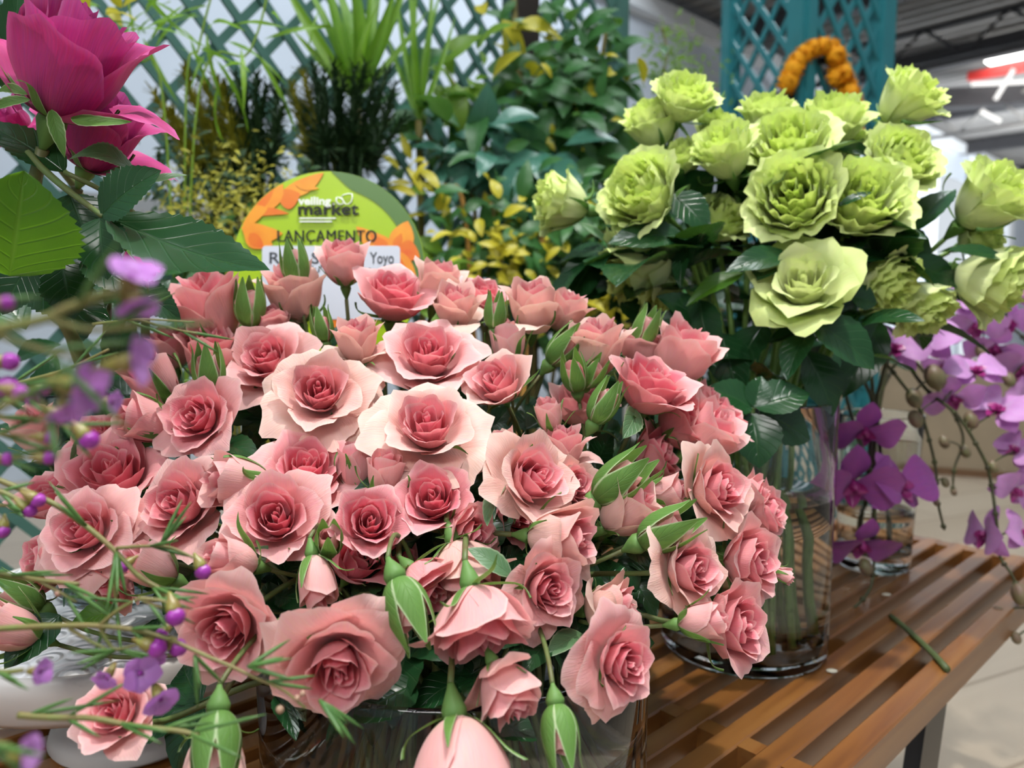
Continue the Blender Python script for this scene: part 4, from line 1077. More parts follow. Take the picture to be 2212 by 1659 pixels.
sprig('blurred waxflower twig sweeping over the back left rose with a tall lilac flower', .16,
      [[(-90, 735), (0, 712), (100, 688), (140, 668), (215, 640), (262, 628)], [(100, 688), (200, 712), (300, 702)], [(-60, 705), (60, 745), (160, 772)]],
      flowers=[(284, 598, 92, 70, 0, 5), (296, 655, 74, -85, 0, 5)], needles=2, nl=.02, r0=.0011, seed=6)
sprig('bunch of purple waxflower buds at the left edge in the middle height', .23,
      [[(-60, 880), (0, 900), (70, 902), (105, 905)], [(-40, 850), (30, 862), (50, 866)], [(-40, 820), (20, 832), (40, 836)], [(-30, 935), (30, 940), (70, 945)], [(-40, 985), (30, 988), (70, 990)], [(100, 905), (140, 920), (170, 935)]],
      buds=[(92, 840, 30, -20), (66, 862, 34, -20), (16, 782, 44, 0), (10, 838, 56, 0), (105, 945, 32, -5), (102, 990, 32, -5), (12, 992, 32, 0), (190, 948, 46, -50), (128, 898, 36, -30)],
      flowers=[(240, 868, 44, -10, .01, 5)], needles=2, nl=.014, seed=7, r0=.0009)
sprig('waxflower twig ending in two purple buds over the dusky rose at far left', .285, [[(-50, 1060), (0, 1062), (30, 1075), (48, 1082)], [(-30, 1090), (20, 1092), (40, 1096)]],
      buds=[(80, 1080, 34, -30), (62, 1102, 34, -40), (6, 1146, 32, -90)], needles=2, nl=.014, seed=8)
sprig('fine green waxflower leaf tips above the half-open rose at the back left', .33, [[(-40, 845), (60, 822), (150, 795), (235, 755)], [(200, 700), (300, 690), (420, 695)], [(300, 690), (380, 712), (425, 720)]], needles=4, nl=.024, seed=9, r0=.0008)
sprig('single blurred lilac waxflower in the bottom left corner', .17, [[(-80, 1600), (-30, 1606), (18, 1612)]], flowers=[(56, 1628, 66, 10, 0, 20)], needles=2, seed=10)
sprig('single small lilac waxflower before the rim of the white stand', .24, [[(-60, 1440), (0, 1452), (50, 1448)]], flowers=[(84, 1450, 46, 0, 0, 25)], needles=2, seed=12)
sprig('fuzzy purple bud and lilac bloom at the left edge beside the big dark leaves', .17, [[(-90, 655), (-40, 655), (-8, 654)]], buds=[(10, 655, 36, 0)], needles=2, seed=13)

# ------------------------------------------------------------------ orchid sprays
M['orchid'] = petal_mat('orchid_petal', (.54, .20, .56), (.62, .28, .64), (.66, .35, .69), (.76, .58, .80), (.64, .30, .68), trans=.32, streak=.35)
M['orchid_deep'] = petal_mat('orchid_deep_petal', (.32, .06, .33), (.38, .08, .38), (.42, .11, .42), (.42, .10, .40), (.40, .10, .42), trans=.2, streak=.35)
M['orchid_lip'] = plain_mat('orchid_lip', (.24, .008, .13), .35, .5, noise=.1, scale=150, col2=(.38, .04, .22))
M['orchid_stem'] = plain_mat('orchid_stem', (.045, .035, .025), .5, .4, noise=.2, scale=120, col2=(.08, .10, .03))
M['orchid_bud'] = plain_mat('orchid_bud', (.16, .19, .07), .45, .45, noise=.2, scale=90, col2=(.20, .10, .09))
def orchid_flower(root, x, y, w, ang, tw, t, seed, deep=False, roll=0.0):
    rng = random.Random(seed)
    sz = w * t / F_PX; ax = axis(x, y, ang, tw); fr = frame(ax, roll); c = P(x, y, t)
    m = M['orchid_deep' if deep else 'orchid']
    g = Geo()
    for a, L, W, sh in ((90, .5, .34, .9), (210, .48, .30, .9), (330, .48, .30, .9)):
        d = fr[0] * math.cos(math.radians(a)) + fr[1] * math.sin(math.radians(a))
        G, pc = blade(c, c + d * sz * L - ax * sz * .06 * rng.uniform(0, 2), sz * W, ax, fold=-.08, bend=.10, nu=9, nv=13, serr=0, shape=1.0, layer=.5, rng=rng); g.grid(G, pc)
    for a in (8, 172):
        d = fr[0] * math.cos(math.radians(a)) + fr[1] * math.sin(math.radians(a))
        G, pc = blade(c + ax * sz * .03, c + d * sz * .56 + ax * sz * rng.uniform(-.02, .16), sz * .62, ax, fold=.10, bend=.16, nu=11, nv=13, serr=0, shape=1.15, layer=.8, rng=rng, wave=.03); g.grid(G, pc)
    fl = part('flower', g, m, root)
    g = Geo()
    g.ball(c + ax * sz * .07, sz * .06, 10, 7, (1, 1, 1.6), fr)
    d = -fr[1]
    G, pc = blade(c + ax * sz * .04, c + d * sz * .26 + ax * sz * .16, sz * .20, ax, fold=.7, bend=-.2, nu=7, nv=9, serr=0, rng=rng); g.grid(G, pc)
    for sg in (-1, 1):
        G, pc = blade(c + ax * sz * .05, c + fr[0] * sg * sz * .15 + d * sz * .05 + ax * sz * .15, sz * .14, ax, fold=.2, nu=7, nv=8, serr=0, rng=rng); g.grid(G, pc)
    part('lip', g, M['orchid_lip'], fl)
def orchid_spray(label, path, flowers, buds, seed, r=.0024):
    c = cat([P(*q) for q in path], 8)
    foot = OV + np.array([.014 * math.cos(seed * 2.1), .014 * math.sin(seed * 2.1), .024])
    root = thing('orchid_spray', label, 'orchid', foot)
    low = bez(foot, foot + np.array([0, 0, .10]), c[0] + (c[0] - c[min(4, len(c) - 1)]) * .9, c[0], 10)
    allp = np.vstack([low[:-1], c])
    g = Geo().tube(allp, np.linspace(r, r * .55, len(allp)), 7)
    for i in range(len(c) - 2, 2, -6): g.ball(c[i], r * 1.35, 7, 5)
    gp = Geo()
    for q in list(flowers) + list(buds):
        f = P(q[0], q[1], q[-1] if len(q) == 4 else q[5])
        j = int(np.argmin(np.linalg.norm(c - f, axis=1)))
        g.tube(bez(c[j], c[j] + (f - c[j]) * .3 + np.array([0, 0, .006]), f + (c[j] - f) * .3 + np.array([0, 0, .004]), f, 7), r * .45, 5)
    part('stem', g, M['orchid_stem'], root)
    for i, q in enumerate(flowers):
        orchid_flower(root, *q[:6], seed * 50 + i, deep=len(q) > 6 and q[6], roll=q[7] if len(q) > 7 else random.Random(seed * 9 + i).uniform(-.5, .5))
    for (x, y, w, t) in buds:
        ax = nrm(np.array([.2, -.3, -.8]))
        part('bud', Geo().ball(P(x, y, t), w * t / F_PX / 2, 10, 8, (.85, .85, 1.15), frame(ax)), M['orchid_bud'], root)
    return root
orchid_spray('orchid spray with purple blooms hanging in front of and inside the orchid vase glass', [(1880, 850, .87), (1850, 800, .85), (1825, 840, .84), (1860, 960, .83), (1885, 1030, .82), (1890, 1120, .82), (1888, 1190, .82), (1880, 1270, .81), (1830, 1330, .80), (1800, 1380, .80)],
    [(1868, 925, 150, -80, 40, .83, True), (1838, 1040, 190, -60, 45, .82, True), (1935, 1050, 170, 20, 40, .83, True), (1858, 1168, 150, -75, 25, .81, True)], [(1870, 1225, 34, .81)], 1)
orchid_spray('orchid spray arching right with a chain of round buds and a dangling thin tip', [(1885, 845, .88), (1880, 760, .86), (1900, 770, .86), (1950, 830, .85), (1985, 880, .85), (2010, 960, .85), (2022, 1020, .85), (2025, 1080, .85), (2040, 1145, .85)],
    [(1930, 755, 130, 60, 50, .86), (2000, 745, 140, 120, 40, .87), (2055, 855, 120, -60, 40, .86)], [(2020, 815, 52, .85), (1975, 860, 40, .85), (1978, 905, 36, .85), (2022, 1085, 15, .85), (2042, 1042, 20, .85)], 2)
orchid_spray('orchid spray crossing down the right edge with a forked dark stem and lilac blooms', [(1895, 850, .90), (1930, 760, .88), (2000, 840, .86), (2070, 900, .84), (2125, 990, .83), (2140, 1040, .83), (2152, 1120, .82), (2160, 1200, .82), (2190, 1250, .81), (2235, 1360, .80)],
    [(2105, 805, 120, 70, 40, .86), (2160, 890, 140, 100, 45, .85), (2135, 1155, 130, 175, 35, .83), (2205, 1150, 110, 10, 40, .83), (2200, 975, 100, 120, 50, .84), (2190, 1055, 110, -40, 45, .84)], [(2098, 908, 34, .84), (2145, 1008, 26, .83), (2205, 1285, 44, .80), (2158, 1328, 34, .80), (2195, 1378, 24, .80)], 3)
orchid_spray('dense orchid spray at the right edge under the lime roses with dark purple lips', [(1905, 850, .92), (1940, 700, .93), (2020, 660, .94), (2120, 680, .95), (2200, 720, .96), (2260, 800, .96)],
    [(2055, 650, 110, 100, 50, .94), (2105, 700, 120, -70, 55, .94), (2180, 690, 110, -90, 55, .95), (2150, 745, 120, -90, 40, .95), (2195, 640, 110, 60, 50, .96), (2205, 790, 130, -60, 45, .95), (2045, 780, 90, -100, 40, .95), (2060, 610, 80, 90, 45, .96), (2210, 860, 100, 0, 45, .94)], [(2120, 760, 30, .94), (2180, 820, 30, .93)], 4)
orchid_spray('bare dark orchid stem with olive buds dropping behind the orchid vase', [(1900, 850, .93), (1955, 770, .95), (2030, 850, .97), (2080, 940, .98), (2062, 1010, .98), (2058, 1060, .98)],
    [(1990, 690, 90, 90, 40, .96)], [(2085, 975, 26, .98), (2040, 955, 26, .97), (2060, 1062, 16, .98)], 5)
# ------------------------------------------------------------------ setting
NB = -E2                                            # horizontal direction square to the lattice, away from the viewer
def ND(s, d, z): return s * S2 + d * NB + np.array([0, 0, z])
def NDV(V): V = np.asarray(V, float); return V[:, :1] * S2 + V[:, 1:2] * NB + V[:, 2:3] * Z3

def floor_mat():
    m, nt, out = new_mat('floor_boards')
    tc = N(nt, 'TexCoord'); rot = N(nt, 'VectorRotate', rotation_type='Z_AXIS'); rot.inputs['Angle'].default_value = -.43
    nt.links.new(tc.outputs['Object'], rot.inputs['Vector'])
    br = N(nt, 'TexBrick'); br.inputs['Scale'].default_value = 1.0; br.inputs['Brick Width'].default_value = 1.2; br.inputs['Row Height'].default_value = .19
    br.inputs['Mortar Size'].default_value = .004; br.inputs['Color1'].default_value = (.46, .37, .27, 1); br.inputs['Color2'].default_value = (.54, .45, .34, 1); br.inputs['Mortar'].default_value = (.3, .23, .16, 1)
    nt.links.new(rot.outputs[0], br.inputs['Vector'])
    sc = N(nt, 'VectorMath', operation='MULTIPLY'); sc.inputs[1].default_value = (2, 26, 1); nt.links.new(rot.outputs[0], sc.inputs[0])
    nz = N(nt, 'TexNoise', i_Scale=1.2, i_Detail=4.0); nt.links.new(sc.outputs[0], nz.inputs['Vector'])
    c = mix(nt, mth(nt, 'MULTIPLY', nz.outputs[0], .5), br.outputs[0], (.36, .29, .21))
    b = N(nt, 'BsdfPrincipled'); nt.links.new(c, b.inputs['Base Color']); b.inputs['Roughness'].default_value = .33; b.inputs['Specular IOR Level'].default_value = .5
    nt.links.new(b.outputs[0], out.inputs[0]); return m
M['floor'] = floor_mat()
M['wall'] = plain_mat('wall_paint', (.62, .69, .78), .7, .2, noise=.06, scale=2.2)
M['wall_dim'] = plain_mat('wall_block', (.36, .37, .38), .8, .2, noise=.12, scale=5)
M['white_trim'] = plain_mat('white_trim', (.80, .84, .88), .5, .3, noise=.05)
M['roof'] = plain_mat('roof_sheet', (.34, .335, .33), .55, .4, noise=.25, scale=1.3)
M['steel'] = plain_mat('roof_steel', (.05, .05, .055), .5, .4, noise=.2, scale=3)
M['steel_light'] = plain_mat('roof_steel_light', (.45, .44, .42), .5, .4, noise=.2, scale=3)
M['red_steel'] = plain_mat('red_steel', (.55, .035, .03), .5, .4, noise=.1)
M['daylight'] = emit_mat('daylight_panel', (1.0, .99, .96), 9.0)
M['daylight2'] = emit_mat('daylight_window', (.86, .93, 1.0), .8)

M['tube'] = emit_mat('tube_glow', (1, .98, .95), 1.5)
def struct(name, geo, mat, smooth=False): return solo(name, geo, mat, None, None, smooth=smooth, kind='structure')
struct('floor', Geo().box((-6, -2, -.05), (22, 30, 0)), M['floor'])
WD = 3.5
struct('wall_back', Geo().box((-5, WD, 0), (27, WD + .15, 2.92), NDV), M['wall'])
struct('trim_1', Geo().box((-5, WD - .10, 2.80), (27, WD, 2.92), NDV), M['white_trim'])
struct('trim_2', Geo().box((-5, WD - .05, .9), (1.9, WD, 1.16), NDV), M['wall_dim'])
g = Geo()
nc = 150; ss = np.linspace(4.2, 27, nc * 4)
zz = 3.02 + .035 * np.clip(2.2 * np.sin(np.arange(len(ss)) * math.pi / 2 * 1.0 + .4), -1, 1)
G = np.stack([np.stack([ss, np.full_like(ss, WD + .1), zz], -1), np.stack([ss, np.full_like(ss, -2.0), zz], -1)], 0)
V = NDV(G.reshape(-1, 3)).reshape(G.shape); g.grid(V)
struct('ceiling', g, M['roof'])
for i, s in enumerate((5.6, 7.4, 9.4, 11.6, 14.2, 17.4, 21.0)):
    struct('trim_%d' % (3 + i), Geo().box((s - .06, -2, 2.80), (s + .06, WD, 2.96), NDV), M['steel'])
# lattice truss across the hall
tr = thing('roof_truss', 'light steel lattice truss under the corrugated roof, top right', 'truss', ND(8.4, 2.2, 2.5))
g = Geo()
for z in (2.72, 2.42): g.tube(np.array([ND(8.4, -1.8, z), ND(8.4, WD, z)]), .022, 6)
part('chord', g, M['steel_light'], tr)
for i in range(18):
    a = -1.8 + i * .29
    part('web_bar', Geo().tube(np.array([ND(8.4, a, 2.42 if i % 2 else 2.72), ND(8.4, a + .29, 2.72 if i % 2 else 2.42)]), .013, 5), M['steel_light'], tr)
tr = thing('roof_truss', 'dark steel lattice truss nearer the camera under the roof, right of the teal lattice', 'truss', ND(6.5, 2.2, 2.5))
g = Geo()
for z in (2.86, 2.62): g.tube(np.array([ND(6.5, -1.8, z), ND(6.5, WD, z)]), .022, 6)
part('chord', g, M['steel'], tr)
for i in range(18):
    a = -1.8 + i * .29
    part('web_bar', Geo().tube(np.array([ND(6.5, a, 2.62 if i % 2 else 2.86), ND(6.5, a + .29, 2.86 if i % 2 else 2.62)]), .013, 5), M['steel'], tr)
def hung_bar(name, label, p, q, r, mat, cat):
    d = nrm(q - p); fr = frame(d)
    L = np.linalg.norm(q - p)
    solo(name, Geo().box((-r, -r, 0), (r, r, L), lambda V: p + V @ fr), M[mat], label, cat, smooth=False)
hung_bar('red_girder', 'red steel bar under the bright roof light at the right edge', P(2092, 166, 6.9), P(2330, 124, 6.3), .035, 'red_steel', 'girder')
hung_bar('dark_girder', 'dark steel girder crossing behind the highest lime rose', P(1950, 222, 7.4), P(2330, 196, 6.9), .09, 'steel', 'girder')
for i, (x0, y0, x1, y1, lb) in enumerate(((2100, 182, 2330, 172, 'upper white tube lamp between red bar and dark girder'), (2150, 215, 2190, 150, 'slanting white tube lamp left of the red bar'), (2120, 240, 2160, 262, 'short white tube lamp below the dark girder'))):
    p, q = P(x0, y0, 6.7), P(x1, y1, 6.6)
    solo('tube_lamp', Geo().tube(np.array([p, q]), .018, 8), M['tube'], lb, 'lamp')
sk = Geo().box((-.22, -.3, -.015), (.75, .3, .015), lambda V: P(2180, 108, 6.45) + V @ np.stack([nrm(E2 * -1 * -1), S2, Z3], 0))
solo('skylight', sk, M['daylight'], 'bright rectangular roof light at the top right', 'skylight', smooth=False)
# bright opening with white posts in the far wall
def wall_pt(px, py, d):
    r = ray(px, py); t = d / np.dot(r, NB); return CAM + r * t
a, b = wall_pt(2012, 285, WD - .02), wall_pt(2095, 285, WD - .02)
sa, sb = float(a @ S2), float(b @ S2)
struct('window_1', Geo().box((sa, WD - .03, .9), (sb, WD - .005, 2.45), NDV), M['daylight2'])
for k, sx in enumerate((sa - .3, sb + .1, sb + 1.6)):
    struct('trim_%d' % (10 + k), Geo().box((sx - .12, WD - .2, 0), (sx + .12, WD - .03, 2.8), NDV), M['white_trim'])
M['tan'] = plain_mat('tan_board', (.42, .33, .22), .5, .3, noise=.12, scale=6)
M['tan_dark'] = plain_mat('brown_skirting', (.22, .12, .06), .5, .3)
pc0 = on_z(2100, 1030, 0.0); dd_ = nrm(np.array([.905, -.42, 0])); nn_ = np.cross(Z3, dd_)
fr_p = np.stack([dd_, nn_, Z3], 0)
pl = thing('wooden_plinth', 'low tan wooden platform on the floor beyond the orchids', 'platform', pc0)
part('box', Geo().box((-.9, 0, .03), (.9, .5, .46), lambda V: pc0 + V @ fr_p), M['tan'], pl, smooth=False)
part('skirting', Geo().box((-.9, -.01, 0), (.9, .5, .03), lambda V: pc0 + V @ fr_p), M['tan_dark'], pl, smooth=False)

# ------------------------------------------------------------------ lattices
M['lattice_dark'] = plain_mat('lattice_green', (.07, .17, .14), .5, .35, noise=.12, scale=20)
M['lattice_teal'] = plain_mat('lattice_teal', (.03, .22, .25), .45, .4, noise=.1, scale=14)
def lattice(o0, ux, uz, W, H, pitch, sw, th, slope=1.0):
    """crossed strips clipped to a W x H rectangle; o0 corner, ux, uz axes, strips in two layers"""
    n = np.cross(ux, uz); g = Geo()
    for lay, sg in ((0, 1), (1, -1)):
        k = math.sqrt(1 + slope * slope)
        c = -H / slope if sg > 0 else 0.0
        end = W if sg > 0 else W + H / slope
        while c < end:
            # line x = c + sg*z/slope
            z0, z1 = 0.0, H
            for lim in (0.0, W):
                pass
            if sg > 0: z0 = max(z0, -c * slope); z1 = min(z1, (W - c) * slope)
            else: z0 = max(z0, (c - W) * slope); z1 = min(z1, c * slope)
            if z1 - z0 > .02:
                A = np.array([c + sg * z0 / slope, z0]); B = np.array([c + sg * z1 / slope, z1])
                d = (B - A) / np.linalg.norm(B - A); q = np.array([-d[1], d[0]]) * sw / 2
                V = []
                for h in (lay * th, lay * th + th * .98):
                    for p in (A - q, A + q, B - q, B + q): V.append(o0 + ux * p[0] + uz * p[1] + n * h)
                g.add(np.array(V), [[0, 1, 3, 2], [4, 6, 7, 5], [0, 2, 6, 4], [1, 5, 7, 3], [0, 4, 5, 1], [2, 3, 7, 6]])
            c += pitch
    return g
LD = 1.18
lt = thing('trellis_panel', 'long dark green diamond trellis behind the plants, running back to the right', 'trellis', ND(.7, LD, 0))
part('lattice', lattice(ND(-.5, LD, .25), S2, Z3, 1.93, 2.0, .074, .0135, .006, 1.15), M['lattice_dark'], lt, smooth=False)
for nm, lo, hi in (('stile', (-.54, LD - .012, 0), (-.50, LD + .024, 2.25)), ('stile', (1.10, LD + .002, 0), (1.15, LD + .03, 2.25)), ('stile', (1.43, LD - .012, 0), (1.47, LD + .024, 2.25)), ('rail', (-.5, LD - .012, .21), (1.43, LD + .024, .25)), ('rail', (-.5, LD - .012, 2.25), (1.43, LD + .024, 2.29))):
    part(nm, Geo().box(lo, hi, NDV), M['lattice_dark'], lt, smooth=False)
# teal trellis pillar of two panels set at an angle
def foot(px, t): p = P(px, 700, t); return np.array([p[0], p[1], 0.0])
TA, TB, TC = foot(1562, 2.02), foot(1716, 1.80), foot(1882, 1.95)
tp = thing('trellis_pillar', 'teal two-panel lattice pillar behind the lime roses, garland hung on it', 'trellis', TB)
for (p, q) in ((TA, TB), (TB, TC)):
    ux = nrm(q - p); W = np.linalg.norm(q - p); n = np.cross(ux, Z3)
    part('lattice', lattice(p + Z3 * .1, ux, Z3, W, 2.1, .068, .0145, .006, 1.35), M['lattice_teal'], tp, smooth=False)
    fr_ = np.stack([ux, n, Z3], 0)
    for x0, x1 in ((-.012, .016), (W - .034, W + .012)):
        part('stile', Geo().box((x0, -.022, 0), (x1, .022, 2.25), lambda V, p=p, fr_=fr_: p + V @ fr_), M['lattice_teal'], tp, smooth=False)
    part('rail', Geo().box((.016, -.02, .06), (W - .034, .02, .1), lambda V, p=p, fr_=fr_: p + V @ fr_), M['lattice_teal'], tp, smooth=False)
# marigold garland
M['marigold'] = plain_mat('marigold', (.85, .40, .012), .7, .2, noise=.15, scale=160, bump=.8, col2=(.68, .25, .006))
gar = [(1703, 176, 21), (1712, 152, 20), (1722, 132, 19), (1740, 115, 19), (1758, 104, 18), (1778, 100, 17), (1797, 104, 18), (1806, 122, 21), (1812, 145, 20), (1808, 168, 19), (1822, 160, 18), (1828, 182, 20), (1836, 203, 20), (1842, 226, 19), (1846, 248, 18), (1848, 270, 17), (1722, 258, 17), (1846, 292, 17)]
GT = 1.72
gd = thing('marigold_garland', 'arched orange marigold garland hanging on the teal lattice pillar', 'garland', P(1775, 100, GT))
rngg = random.Random(4)
for (x, y, r) in gar:
    c = P(x, y, GT + rngg.uniform(-.015, .015)); R0 = 1.32 * r * GT / F_PX; g = Geo()
    g.ball(c, R0 * .8, 10, 8)
    for i in range(46):
        d = nrm([rngg.gauss(0, 1), rngg.gauss(0, 1), rngg.gauss(0, 1)]); s_ = nrm(np.cross(d, [rngg.random(), 1, rngg.random()]))
        G, pc = blade(c + d * R0 * .55, c + d * R0 * 1.05 + s_ * R0 * .18, R0 * .5, s_, fold=.2, bend=.1, nu=3, nv=4, serr=0, rng=rngg); g.grid(G, pc)
    part('marigold', g, M['marigold'], gd)
M['cord'] = plain_mat('garland_cord', (.06, .045, .04), .8, .2)
part('cord', Geo().tube(cat([P(x, y, GT + .012) for x, y, r in gar[:9] + gar[11:16]], 5), .004, 5), M['cord'], gd)
wr = thing('dried_wreath', 'dark dried twig wreath inside the arch of the marigold garland', 'wreath', P(1770, 205, GT + .03))
M['dry'] = plain_mat('dry_twigs', (.035, .03, .03), .8, .2, noise=.3, scale=60)
g = Geo()
for k in range(34):
    a = rngg.uniform(0, 6.28); l = rngg.uniform(.5, 1.2); rr = rngg.uniform(54, 74)
    pts = [P(1770 + rr * math.cos(a + q) * 1.0, 215 - rr * 1.35 * math.sin(a + q), GT + .03 + rngg.uniform(-.015, .015)) for q in np.linspace(0, l, 5)]
    g.tube(cat(pts, 3), .0028, 5)
part('twigs', g, M['dry'], wr)

# ------------------------------------------------------------------ background plants
def mat_leaf2(n, d, l, v, tr=.3, tc=(.2, .4, .03), ro=.4): return leaf_mat(n, d, l, v, tr, ro, tc)
M['fox_dark'] = plain_mat('foxtail_dark', (.016, .045, .018), .6, .3, noise=.3, scale=60, col2=(.03, .07, .02))
M['fox_gold'] = plain_mat('foxtail_gold', (.30, .27, .025), .6, .3, noise=.3, scale=60, col2=(.20, .21, .02))
M['palm'] = mat_leaf2('palm_blade', (.10, .30, .02), (.24, .45, .03), (.35, .5, .06), .45)
M['shrub'] = mat_leaf2('shrub_leaf', (.02, .10, .025), (.055, .19, .05), (.12, .3, .1))
M['shrub_blue'] = mat_leaf2('shrub_blue_leaf', (.03, .13, .09), (.07, .21, .15), (.14, .32, .22), .15, ro=.25)
M['shrub_lime'] = mat_leaf2('shrub_lime_leaf', (.10, .27, .02), (.24, .40, .04), (.3, .45, .08), .45)
M['croton'] = mat_leaf2('croton_yellow_leaf', (.46, .42, .02), (.62, .54, .04), (.3, .4, .04), .35, (.6, .55, .03))
M['cane'] = plain_mat('cane', (.24, .20, .06), .5, .3, noise=.25, scale=40)
M['cane_orange'] = plain_mat('orange_cane', (.42, .22, .05), .5, .3, noise=.2, scale=40)
M['bark'] = plain_mat('dark_bark', (.028, .022, .018), .8, .2, noise=.3, scale=20)
M['pot'] = plain_mat('dark_pot', (.03, .03, .032), .5, .4)

def bucket(c, r, h): return Geo().lathe([(0, 0), (r * .8, 0), (r, h), (r * .92, h), (r * .75, .02), (0, .02)], 32, c)
def foxtail(label, base, tips, t, gold, seed):
    rng = random.Random(seed); B = P(base[0], base[1], t); fl = np.array([B[0], B[1], 0])
    root = thing('foxtail_bunch', label, 'foliage plant', fl)
    part('bucket', bucket(fl, .10, .26), M['pot'], root)
    for i, (x, y) in enumerate(tips):
        tt = t + rng.uniform(-.05, .05); T_ = P(x, y, tt)
        st = fl + np.array([rng.uniform(-.05, .05), rng.uniform(-.05, .05), .04])
        mid = B + (T_ - B) * .25 + np.array([rng.uniform(-.02, .02), 0, 0])
        c = cat([st, mid, mid + (T_ - mid) * .5 + np.array([0, 0, .01]), T_], 14)
        g = Geo().tube(c, .0025, 5)
        isg = i < gold
        L = len(c)
        for k in range(int(L * .22), L):
            f = (k - L * .22) / (L * .78); ln = .027 * (1 - .5 * f ** 3)
            tg = nrm(c[min(k + 1, L - 1)] - c[k - 1])
            for q in range(10):
                sd = nrm(np.cross(tg, [rng.gauss(0, 1), rng.gauss(0, 1), rng.gauss(0, 1)]))
                b = c[k] + tg * rng.uniform(-.006, .006); d = nrm(sd + tg * rng.uniform(.4, 1.1)); s_ = nrm(np.cross(d, tg)) * .0014
                tp_ = b + d * ln * rng.uniform(.7, 1.2)
                g.add([b - s_, b + s_, tp_ + s_ * .3, tp_ - s_ * .3], [[0, 1, 2, 3]])
        part('spike', g, M['fox_gold' if isg else 'fox_dark'], root)
foxtail('dark foxtail plant with golden tips on its left spikes, behind the magenta roses', (545, 560), [(332, 200), (400, 158), (352, 262), (440, 175), (372, 240), (425, 215), (468, 165), (485, 190), (510, 170), (530, 195), (552, 165), (575, 190), (598, 175), (462, 250), (505, 240), (560, 240), (610, 230), (430, 290)], 1.0, 7, 1)
foxtail('second dark foxtail plant, straight above the round sign', (745, 560), [(632, 190), (655, 160), (678, 140), (700, 165), (722, 145), (742, 170), (765, 150), (788, 140), (812, 160), (838, 150), (852, 190), (690, 200), (730, 210), (775, 205), (810, 215), (660, 230), (840, 240), (870, 260)], 1.04, 2, 2)

def spray_leaves(g, pts, size, rng, down=.4, width=.42, tilt=(-40, 60), nu=5, nv=8, along=None):
    for p in pts:
        d = nrm([rng.gauss(0, 1), rng.gauss(0, .7), rng.gauss(-down, .7)])
        n = nrm([rng.gauss(0, .5), -1 + rng.gauss(0, .4), .8 + rng.gauss(0, .4)]); n = nrm(n - d * np.dot(n, d))
        L = size * rng.uniform(.65, 1.3)
        G, pc = blade(p, p + d * L, L * width * rng.uniform(.8, 1.2), n, fold=.2, bend=.12, nu=nu, nv=nv, serr=0, layer=rng.random(), rng=rng); g.grid(G, pc)
def region(rng, n, poly_fn, t0, t1):
    out = []
    for _ in range(n):
        x, y = poly_fn(rng); p = P(x, y, rng.uniform(t0, t1))
        if np.dot(p, NB) < LD - .08: out.append(p)
    return out
def gaussr(cx, cy, sx, sy): return lambda r: (r.gauss(cx, sx), r.gauss(cy, sy))
def shrub(label, name, base_px, t, masses, canes, seed, cat_='shrub', pot=True):
    rng = random.Random(seed); B = P(base_px[0], base_px[1], t); fl = np.array([B[0], B[1], 0])
    root = thing(name, label, cat_, fl)
    if pot: part('pot', bucket(fl, .13, .30), M['pot'], root)
    for (fn, n, size, mat, t0, t1, kw) in masses:
        g = Geo(); spray_leaves(g, region(rng, n, fn, t0, t1), size, rng, **kw)
        if g.n: part('foliage', g, M[mat], root)
    for (pts, r, mat) in canes:
        pp = [np.array([fl[0] + rng.uniform(-.05, .05), fl[1] + rng.uniform(-.05, .05), .05])] + [P(x, y, t + dz) for x, y, dz in pts]
        part('cane', Geo().tube(cat(pp, 8), r, 7), M[mat], root)
    return root
shrub('yellow fluffy plant low between the foxtails and the magenta roses', 'golden_bush', (480, 560), .93,
      [(gaussr(480, 460, 75, 60), 1100, .011, 'fox_gold', .88, 1.0, dict(width=.3, nu=3, nv=4)), (gaussr(490, 400, 80, 60), 500, .018, 'fox_dark', .95, 1.02, dict(width=.3, nu=3, nv=4)), (gaussr(520, 560, 80, 40), 400, .03, 'shrub', .92, 1.0, dict(nu=3, nv=5))],
      [([(470, 480, 0)], .003, 'cane'), ([(520, 450, 0)], .003, 'cane')], 3)
# fan palm
def palm(label, base, blades, t, seed):
    rng = random.Random(seed); B = P(base[0], base[1], t); fl = np.array([B[0], B[1] + .05, 0])
    root = thing('fan_palm', label, 'palm', fl)
    part('pot', bucket(fl, .12, .28), M['pot'], root)
    part('stalk', Geo().tube(cat([fl + [0, 0, .05], fl * .5 + B * .5 + [0, 0, .1], B], 8), .006, 7), M['cane'], root)
    for (x, y, w) in blades:
        T_ = P(x, y, t + rng.uniform(-.06, .06)); n = axis(x, y, rng.uniform(0, 180), 55)
        G, pc = blade(B, T_, w * t / F_PX, n, fold=.5, bend=rng.uniform(-.05, .1), nu=5, nv=14, serr=0, shape=.6, layer=rng.random(), rng=rng, wave=0)
        part('frond_blade', Geo().grid(G, pc), M['palm'], root)
    return root
palm('bright green fan palm leaf at the top left of centre above the foxtails', (770, 215), [(600, -60, 26), (635, -80, 30), (660, -40, 26), (690, -100, 34), (715, -60, 34), (745, -110, 38), (775, -90, 34), (800, -70, 30), (830, -100, 28), (860, -40, 26), (890, -60, 24), (628, 60, 20), (925, 20, 20), (700, 20, 24), (815, 10, 22)], 1.12, 5)
palm('narrow palm blades hanging at the top beside the lattice, left of the tall shrub', (905, 260), [(850, -60, 14), (880, -90, 14), (905, -80, 16), (935, -90, 14), (960, -40, 14), (830, 60, 12), (985, 30, 12)], 1.2, 6)
